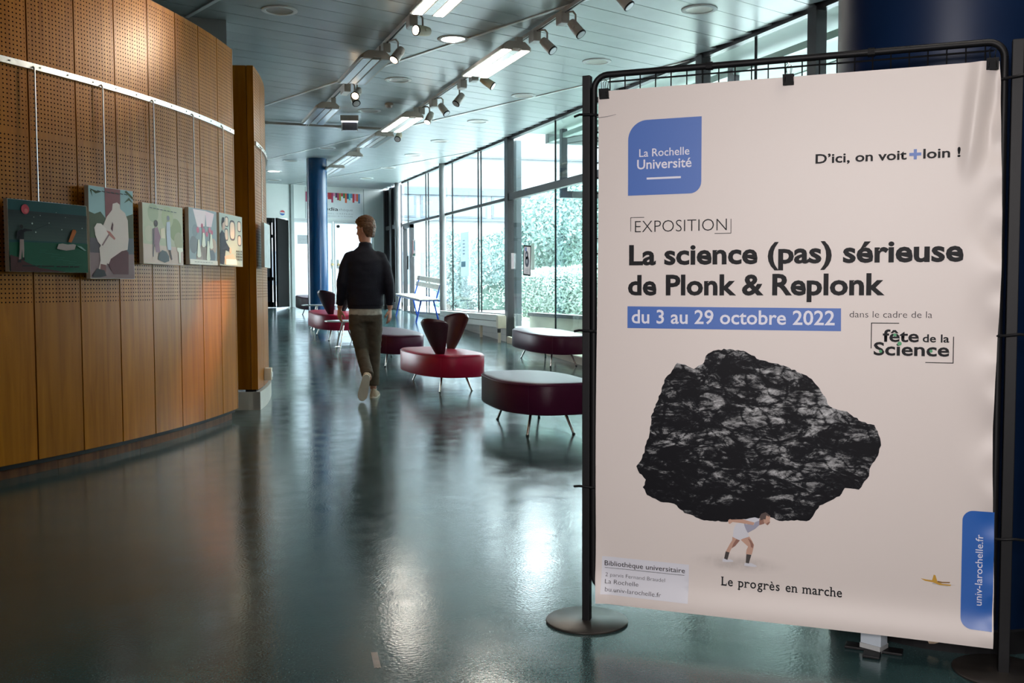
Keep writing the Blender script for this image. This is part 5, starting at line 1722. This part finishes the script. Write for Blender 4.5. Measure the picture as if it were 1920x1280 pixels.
# stuck-on library label
STK = mat('sticker_paper', (.62, .62, .68), .40, spec=.4)
fill('library_label', [(.0200, .0310), (.3110, .0300), (.3105, .1530), (.0200, .1540)], STK, .0009)
ptext('Bibliothèque universitaire', .0295, .2981, .1245, .0160, .002, PKL, z=.003)
pbar(.0303, .1166, .2964, .1178, PKL, z=.0028)
ptext('2 parvis Fernand Braudel', .0331, .2334, .0892, .0120, -.014, PKL, z=.003)
ptext('La Rochelle', .0331, .1462, .0660, .0140, -.010, PKL, z=.003)
ptext('bu.univ-larochelle.fr', .0350, .2231, .0412, .0140, -.010, PKL, z=.003)
# short crease mark on the sheet edge at the upper left
fill('crease_mark', [(.004, 1.600), (.035, 1.602), (.063, 1.607), (.063, 1.6085), (.035, 1.604), (.004, 1.602)], mat('crease_grey', (.20, .18, .18), .6), .0006, res=.02)


def clip(s, lab):
    c = POM @ Vector((s, 1.678, 0))
    t = thing('binder_clip', tuple(c), math.atan2(PD.y, PD.x), lab, 'clip', 'binder clips along the poster top')
    q = MB()
    for sgn in (-1, 1):
        q.loft([[(-.016, sgn * .012, .012), (.016, sgn * .012, .012), (.016, sgn * .0105, .012), (-.016, sgn * .0105, .012)],
                [(-.016, sgn * .003, -.018), (.016, sgn * .003, -.018), (.016, sgn * .0018, -.018), (-.016, sgn * .0018, -.018)]])
    q.box((0, 0, .0125), (.032, .025, .0015))
    q.v = [(x, y - .004, z) for x, y, z in q.v]
    q.build('clip_body', BLACK, t)
    for sgn in (-1, 1):
        q = MB(); q.tube([(-.010, sgn * .013, -.012), (-.006, sgn * .013, .02), (-.009, sgn * .013, .038), (0, sgn * .013, .047), (.009, sgn * .013, .038), (.006, sgn * .013, .02), (.010, sgn * .013, -.012)], .0011, 6)
        q.build('wire_handle', CHROME, t, smooth=True)
    return t


clip(.0241, 'black binder clip at the left end of the poster top')
clip(.6045, 'black binder clip in the middle of the poster top')
clip(1.1650, 'black binder clip at the right end of the poster top')

# white leaflet rack edge at the far right, square white post behind the poster
t = thing('leaflet_sheet', tuple(PO + PD * 1.325 + Vector((0, 0, -PO.z + .12))), R(-62), 'white printed sheet bulging from the second stand at the right edge', 'leaflet')
q = MB(); rings = []
for j in range(13):
    v = j / 12; z = v * .30; half = .16 * math.sin(PI * min(1, v * .9 + .1)) + .01
    rings.append([(.12 - half * .8, -.05, z), (.12 + half, -.05 - .05 * math.sin(PI * v), z), (.12 + half, -.046 - .05 * math.sin(PI * v), z), (.12 - half * .8, -.046, z)])
q.loft(rings); q.build('sheet', PAPER, t, smooth='full')
for k in range(3):
    q = MB(); q.box((.09, -.075, .12 + .06 * k), (.05, .002, .018)); q.build('printed_patch', mat('patch_blue_%d' % (k % 2), ((.04, .07, .25), (.35, .08, .08))[k % 2], .5, noise=(60, .2)), t)
t = thing('display_post', (2.100, 2.480, 0), math.atan2(-.062, .028), 'square white post on a dark foot under the poster edge', 'post')
MB().box((0, 0, .80), (.066, .046, 1.58)).build('shaft', mat('white_post_enamel', (.50, .56, .62), .35, noise=(4, .04)), t, bevel=.002)
MB().box((0, 0, .012), (.066, .056, .022)).build('collar', GREYW, t)
for a in (20, 110):
    MB().box((0, 0, .005), (.17, .05, .008), R(a)).build('foot_bar', BLACKM, t, bevel=.002)
# scrap of tape and crumbs on the floor
t = thing('tape_scrap', (.625, 2.94, 0), R(-8), 'torn strip of beige masking tape stuck to the floor', 'tape')
q = MB(); q.prism([(-.009, -.066), (-.003, -.061), (.002, -.068), (.007, -.062), (.011, -.066), (.010, .064), (-.010, .066)], .0003, .0012); q.build('strip', mat('masking_tape', (.42, .37, .33), .7, noise=(30, .1)), t)
t = thing('plaster_chip', (2.35, 2.30, 0), .4, 'small pale plaster chip on the dark floor by the navy column', 'debris')
q = MB(); q.prism([(-.014, -.004), (.006, -.007), (.016, .001), (.004, .006), (-.009, .005)], 0, .004); q.build('chip', mat('bare_plaster2', (.55, .50, .42), .9, noise=(60, .2)), t)


# ================================================================== WALKING MAN
def remesh(mb, name, m, parent, voxel, smooth=4, noise=None, noise_amp=0.0):
    me = mb.mesh(name, m)
    ob = bpy.data.objects.new('tmp', me); COL.objects.link(ob)
    r_ = ob.modifiers.new('r', 'REMESH'); r_.mode = 'VOXEL'; r_.voxel_size = voxel
    s_ = ob.modifiers.new('s', 'SMOOTH'); s_.iterations = smooth; s_.factor = .6
    dg = bpy.context.evaluated_depsgraph_get()
    out = bpy.data.meshes.new_from_object(ob.evaluated_get(dg))
    bpy.data.objects.remove(ob)
    if noise_amp:
        from mathutils import noise as NZ
        nrm = [v.normal.copy() for v in out.vertices]
        for v, n_ in zip(out.vertices, nrm):
            p = v.co
            f = NZ.noise(Vector((p.x * noise, p.y * noise, p.z * noise * 1.7))) + .5 * NZ.noise(Vector((p.x * noise * 2.3 + 5, p.y * noise * 2.3, p.z * noise * 4)))
            v.co = p + n_ * f * noise_amp
    out.name = name; out.materials.clear(); out.materials.append(m)
    out.polygons.foreach_set('use_smooth', [True] * len(out.polygons))
    o = bpy.data.objects.new(name, out); COL.objects.link(o); o.parent = parent
    return o


def limb(mb, pts, radii, n=18, side=Vector((1, 0, 0))):
    """pts with (rx, ry) radii; rx along 'side', ry across"""
    pts = [Vector(p) for p in pts]; rings = []
    for i, p in enumerate(pts):
        t_ = (pts[min(i + 1, len(pts) - 1)] - pts[max(i - 1, 0)]).normalized()
        a = (side - t_ * side.dot(t_)).normalized(); b_ = t_.cross(a)
        rx, ry = radii[i] if isinstance(radii[i], tuple) else (radii[i], radii[i])
        rings.append([p + a * rx * math.cos(2 * PI * k / n) + b_ * ry * math.sin(2 * PI * k / n) for k in range(n)])
    mb.loft(rings, True, True); return mb


man = thing('person', (2.055, 9.98, fz(9.98)), R(-11.5), 'person in a dark jacket and brown trousers walking away down the hall', 'person')
SKIN = mat('skin', (.42, .20, .13), .5, noise=(14, .06))
JK = mat('midnight_jacket', (.005, .005, .012), .75, spec=.3, noise=(20, .15), bump=(120, .2))
TR = mat('khaki_trousers', (.072, .057, .040), .8, spec=.25, noise=(16, .12), bump=(150, .2))
SH = mat('pale_shirt', (.36, .34, .29), .8, noise=(20, .08))
HR = mat('brown_hair', (.105, .046, .018), .55, noise=(40, .35), bump=(90, .5))
SHO = mat('beige_suede', (.44, .36, .25), .7, noise=(20, .08)); SOLE = mat('white_sole', (.62, .58, .48), .6, noise=(20, .05))
hd = Matrix.Translation((.012, .035, 1.745)) @ Matrix.Rotation(R(52), 4, 'Z') @ Matrix.Rotation(R(-6), 4, 'X')   # head turned to the left
man.scale = (.985, .985, .985)


def hp(x, y, z): return hd @ Vector((x, y, z))


body = MB()
# skull and jaw (local: +y is the face)
rings = []
for z, rx, ry, cy in ((-.125, .028, .030, .045), (-.112, .045, .052, .035), (-.085, .058, .075, .018), (-.05, .068, .090, .004), (-.01, .073, .097, -.002), (.03, .077, .100, -.006), (.07, .074, .096, -.008), (.10, .062, .078, -.008), (.12, .040, .050, -.008), (.13, .012, .018, -.008)):
    rings.append([hp(rx * math.cos(2 * PI * k / 24), cy + ry * math.sin(2 * PI * k / 24), z) for k in range(24)])
body.loft(rings)
# nose, brow, lips, chin, ears
limb(body, [hp(0, .088, .018), hp(0, .104, -.012), hp(0, .112, -.030), hp(0, .096, -.040)], [.008, .010, .014, .010])
limb(body, [hp(-.045, .075, .028), hp(0, .092, .030), hp(.045, .075, .028)], [.008, .010, .008])
limb(body, [hp(-.022, .080, -.068), hp(0, .090, -.066), hp(.022, .080, -.068)], [.005, .009, .005])
limb(body, [hp(0, .066, -.112), hp(0, .078, -.104), hp(0, .074, -.092)], [.018, .020, .016])
for s in (-1, 1):
    limb(body, [hp(s * .072, -.008, -.03), hp(s * .083, -.014, -.005), hp(s * .084, -.018, .018)], [(.007, .012), (.008, .018), (.007, .014)])
# neck, trunk core
limb(body, [(.005, .01, 1.50), (.008, .005, 1.56), (.010, .012, 1.62), (.012, .022, 1.68)], [.065, .056, .054, .056])
limb(body, [(0, .01, .93), (0, .01, 1.05), (0, 0, 1.20), (0, 0, 1.35), (0, 0, 1.46), (0, 0, 1.53)], [(.13, .09), (.125, .085), (.13, .09), (.155, .10), (.15, .085), (.07, .06)])
ARM_L = [(-.165, .0, 1.475), (-.205, -.02, 1.34), (-.232, -.035, 1.20), (-.245, .01, 1.07), (-.262, .07, .945)]
ARM_R = [(.165, .0, 1.475), (.212, -.02, 1.34), (.242, -.045, 1.20), (.252, -.04, 1.07), (.250, -.015, .935)]
for A_ in (ARM_L, ARM_R): limb(body, A_, [.045, .042, .038, .036, .026])
HIPL, HIPR = (-.085, .0, .93), (.085, .01, .93)
LEG_L = [HIPL, (-.07, .015, .72), (-.045, .035, .50), (-.012, -.12, .37), (.022, -.275, .235)]
LEG_R = [HIPR, (.088, .05, .72), (.085, .085, .50), (.078, .105, .30), (.070, .13, .09)]
for L_ in (LEG_L, LEG_R): limb(body, L_, [.075, .062, .048, .045, .034])


def hand(mb, wrist, d, palm_n, thumb_side, curl=.35):
    """palm plus five separate, slightly bent fingers"""
    w_ = Vector(wrist); d = Vector(d).normalized(); pn = Vector(palm_n); pn = (pn - d * pn.dot(d)).normalized(); sd = d.cross(pn) * thumb_side
    limb(mb, [w_ - d * .02, w_ + d * .02, w_ + d * .055, w_ + d * .088], [(.024, .019), (.034, .015), (.041, .014), (.040, .012)], side=sd)
    for k, (off, ln) in enumerate(((.030, .066), (.0105, .075), (-.010, .070), (-.030, .054))):
        b0 = w_ + d * .080 + sd * off
        p1 = b0 + (d + pn * curl * .5).normalized() * ln * .45 + sd * off * .10
        p2 = p1 + (d + pn * curl * 1.4).normalized() * ln * .32
        p3 = p2 + (d + pn * curl * 2.4).normalized() * ln * .26
        limb(mb, [b0 - d * .02, b0, p1, p2, p3], [.0085, .0088, .0082, .0076, .0060], n=10, side=sd)
    t0 = w_ + d * .022 + sd * .026
    t1 = t0 + (d * .55 + sd * .75 + pn * .3).normalized() * .034; t2 = t1 + (d * .9 + sd * .30 + pn * .35).normalized() * .030; t3 = t2 + (d + pn * .4).normalized() * .022
    limb(mb, [t0 - sd * .01, t0, t1, t2, t3], [.014, .0135, .0110, .0098, .0072], n=10, side=pn)


hand(body, (-.262, .072, .935), (-.06, .32, -1), (.8, .5, .0), 1)
hand(body, (.250, -.015, .925), (-.05, .02, -1), (-.9, .4, 0), -1)
remesh(body, 'body', SKIN, man, .0052, 2)
# jacket
jk = MB()
limb(jk, [(0, .01, .955), (0, .01, .975), (0, .005, 1.05), (0, .0, 1.18), (0, -.005, 1.32), (0, -.005, 1.42), (0, 0, 1.475), (.003, .0, 1.52), (.006, .005, 1.56)],
     [(.176, .128), (.186, .136), (.184, .136), (.188, .140), (.202, .142), (.200, .130), (.172, .110), (.118, .088), (.074, .070)], n=28)
limb(jk, [(.006, .005, 1.55), (.008, .008, 1.59), (.009, .010, 1.612)], [(.074, .074), (.070, .070), (.068, .069)])
for A_, s in ((ARM_L, -1), (ARM_R, 1)):
    pts = [(s * .11, .0, 1.485), (s * .150, .0, 1.468)] + A_[1:4] + [tuple(Vector(A_[3]) * .25 + Vector(A_[4]) * .75)]
    limb(jk, pts, [.050, .064, .062, .058, .052, .042])
jo = remesh(jk, 'jacket', JK, man, .011, 8, 6, .006)
q = MB(); limb(q, [(0, .01, .935), (0, .01, .975)], [(.178, .130), (.180, .132)], n=32); q.build('hem_band', JK, jo, smooth=True)
# shirt tail
q = MB(); limb(q, [(0, .012, .865), (0, .012, .90), (0, .012, .97)], [(.172, .124), (.168, .122), (.165, .120)], n=32)
so = remesh(q, 'shirt', SH, man, .010, 2, 14, .006)
# trousers
tr = MB()
limb(tr, [(0, .01, .80), (0, .01, .86), (0, .01, .93)], [(.165, .115), (.160, .115), (.150, .110)], n=28)
limb(tr, [(-.080, .005, .88), (-.080, .01, .74), (-.062, .025, .60), (-.045, .035, .50), (-.030, -.03, .43), (-.006, -.14, .345), (.016, -.235, .262)], [(.092, .105), (.092, .098), (.077, .082), (.067, .072), (.065, .068), (.063, .064), (.062, .060)])
limb(tr, [(.082, .012, .88), (.086, .035, .74), (.086, .065, .60), (.085, .085, .50), (.082, .10, .38), (.078, .108, .26), (.074, .118, .165), (.073, .122, .135)], [(.090, .105), (.088, .096), (.076, .082), (.068, .072), (.063, .068), (.061, .066), (.064, .068), (.066, .070)])
remesh(tr, 'trousers', TR, man, .010, 4, 13, .006)


def shoe(T, nm='shoe'):
    """built lying flat: heel at y=0, toe at y=.285"""
    q = MB(); rings = []
    for y, w_, h_ in ((-.012, .022, .05), (.0, .036, .085), (.035, .041, .098), (.07, .040, .095), (.11, .040, .078), (.16, .046, .062), (.21, .050, .052), (.25, .044, .044), (.275, .030, .036), (.287, .012, .028)):
        rings.append([T @ Vector((w_ * math.cos(a), y, .014 + max(0, math.sin(a)) * h_ if math.sin(a) >= 0 else .014)) for a in [2 * PI * k / 20 for k in range(20)]])
    q.loft(rings)
    o = remesh(q, nm, SHO, man, .006, 3)
    q = MB(); pts = [(.040 * math.cos(R(a)), .04 + .052 * math.sin(R(a))) for a in range(180, 361, 15)] + [(.047, .16), (.051, .21), (.045, .255), (.025, .285), (0, .295), (-.025, .285), (-.045, .255), (-.051, .21), (-.047, .16)]
    q.prism(pts, 0, .024, T=T); q.build('sole', SOLE, o)
    q = MB()
    q = MB(); q.tube([T @ Vector((x_, y_, z_)) for x_, y_, z_ in ((-.03, .09, .085), (0, .085, .102), (.03, .09, .085))], .004, 6); q.build('lace', SOLE, o)
    return o


shoe(Matrix.Translation((.072, .085, .0)) @ Matrix.Rotation(R(-6), 4, 'Z'))
# trailing foot: on its toes, heel high
Tt = Matrix.Translation((-.050, -.205, .012)) @ Matrix.Rotation(R(12), 4, 'Y') @ Matrix.Rotation(R(-68), 4, 'X') @ Matrix.Translation((0, -.285, -.0))
shoe(Tt)
# hair: cap over the skull, shorter at the neck
hr = MB(); rings = []
for z, rx, ry, cy, face in ((-.085, .050, .040, -.042, 0), (-.055, .062, .056, -.042, 0), (-.02, .075, .070, -.034, 0), (.015, .084, .085, -.030, 0), (.05, .086, .100, -.014, 1), (.085, .083, .106, -.004, 1), (.115, .070, .092, .000, 1), (.138, .046, .062, .0, 1), (.150, .015, .022, .0, 1)):
    rings.append([hp(rx * math.cos(2 * PI * k / 28), cy + ry * math.sin(2 * PI * k / 28), z) for k in range(28)])
hr.loft(rings)
limb(hr, [hp(-.03, .085, .085), hp(.0, .098, .098), (hp(.045, .080, .095))], [.016, .022, .015])
ho = remesh(hr, 'hair', HR, man, .006, 2, 38, .0045)
# spectacles
q = MB()
for s in (-1, 1):
    q.tube([hp(s * .032 + .021 * math.cos(R(a)), .098, .008 + .018 * math.sin(R(a))) for a in range(0, 361, 30)], .0016, 5)
    q.tube([hp(s * .053, .097, .012), hp(s * .076, .04, .014), hp(s * .080, -.01, .010)], .0014, 5)
q.tube([hp(-.011, .10, .010), hp(.011, .10, .010)], .0014, 5)
gl = q.build('spectacles', mat('pale_spectacle_frame', (.5, .55, .6), .3, metal=.6, noise=(40, .1)), man)
gl['kind'] = 'stuff'
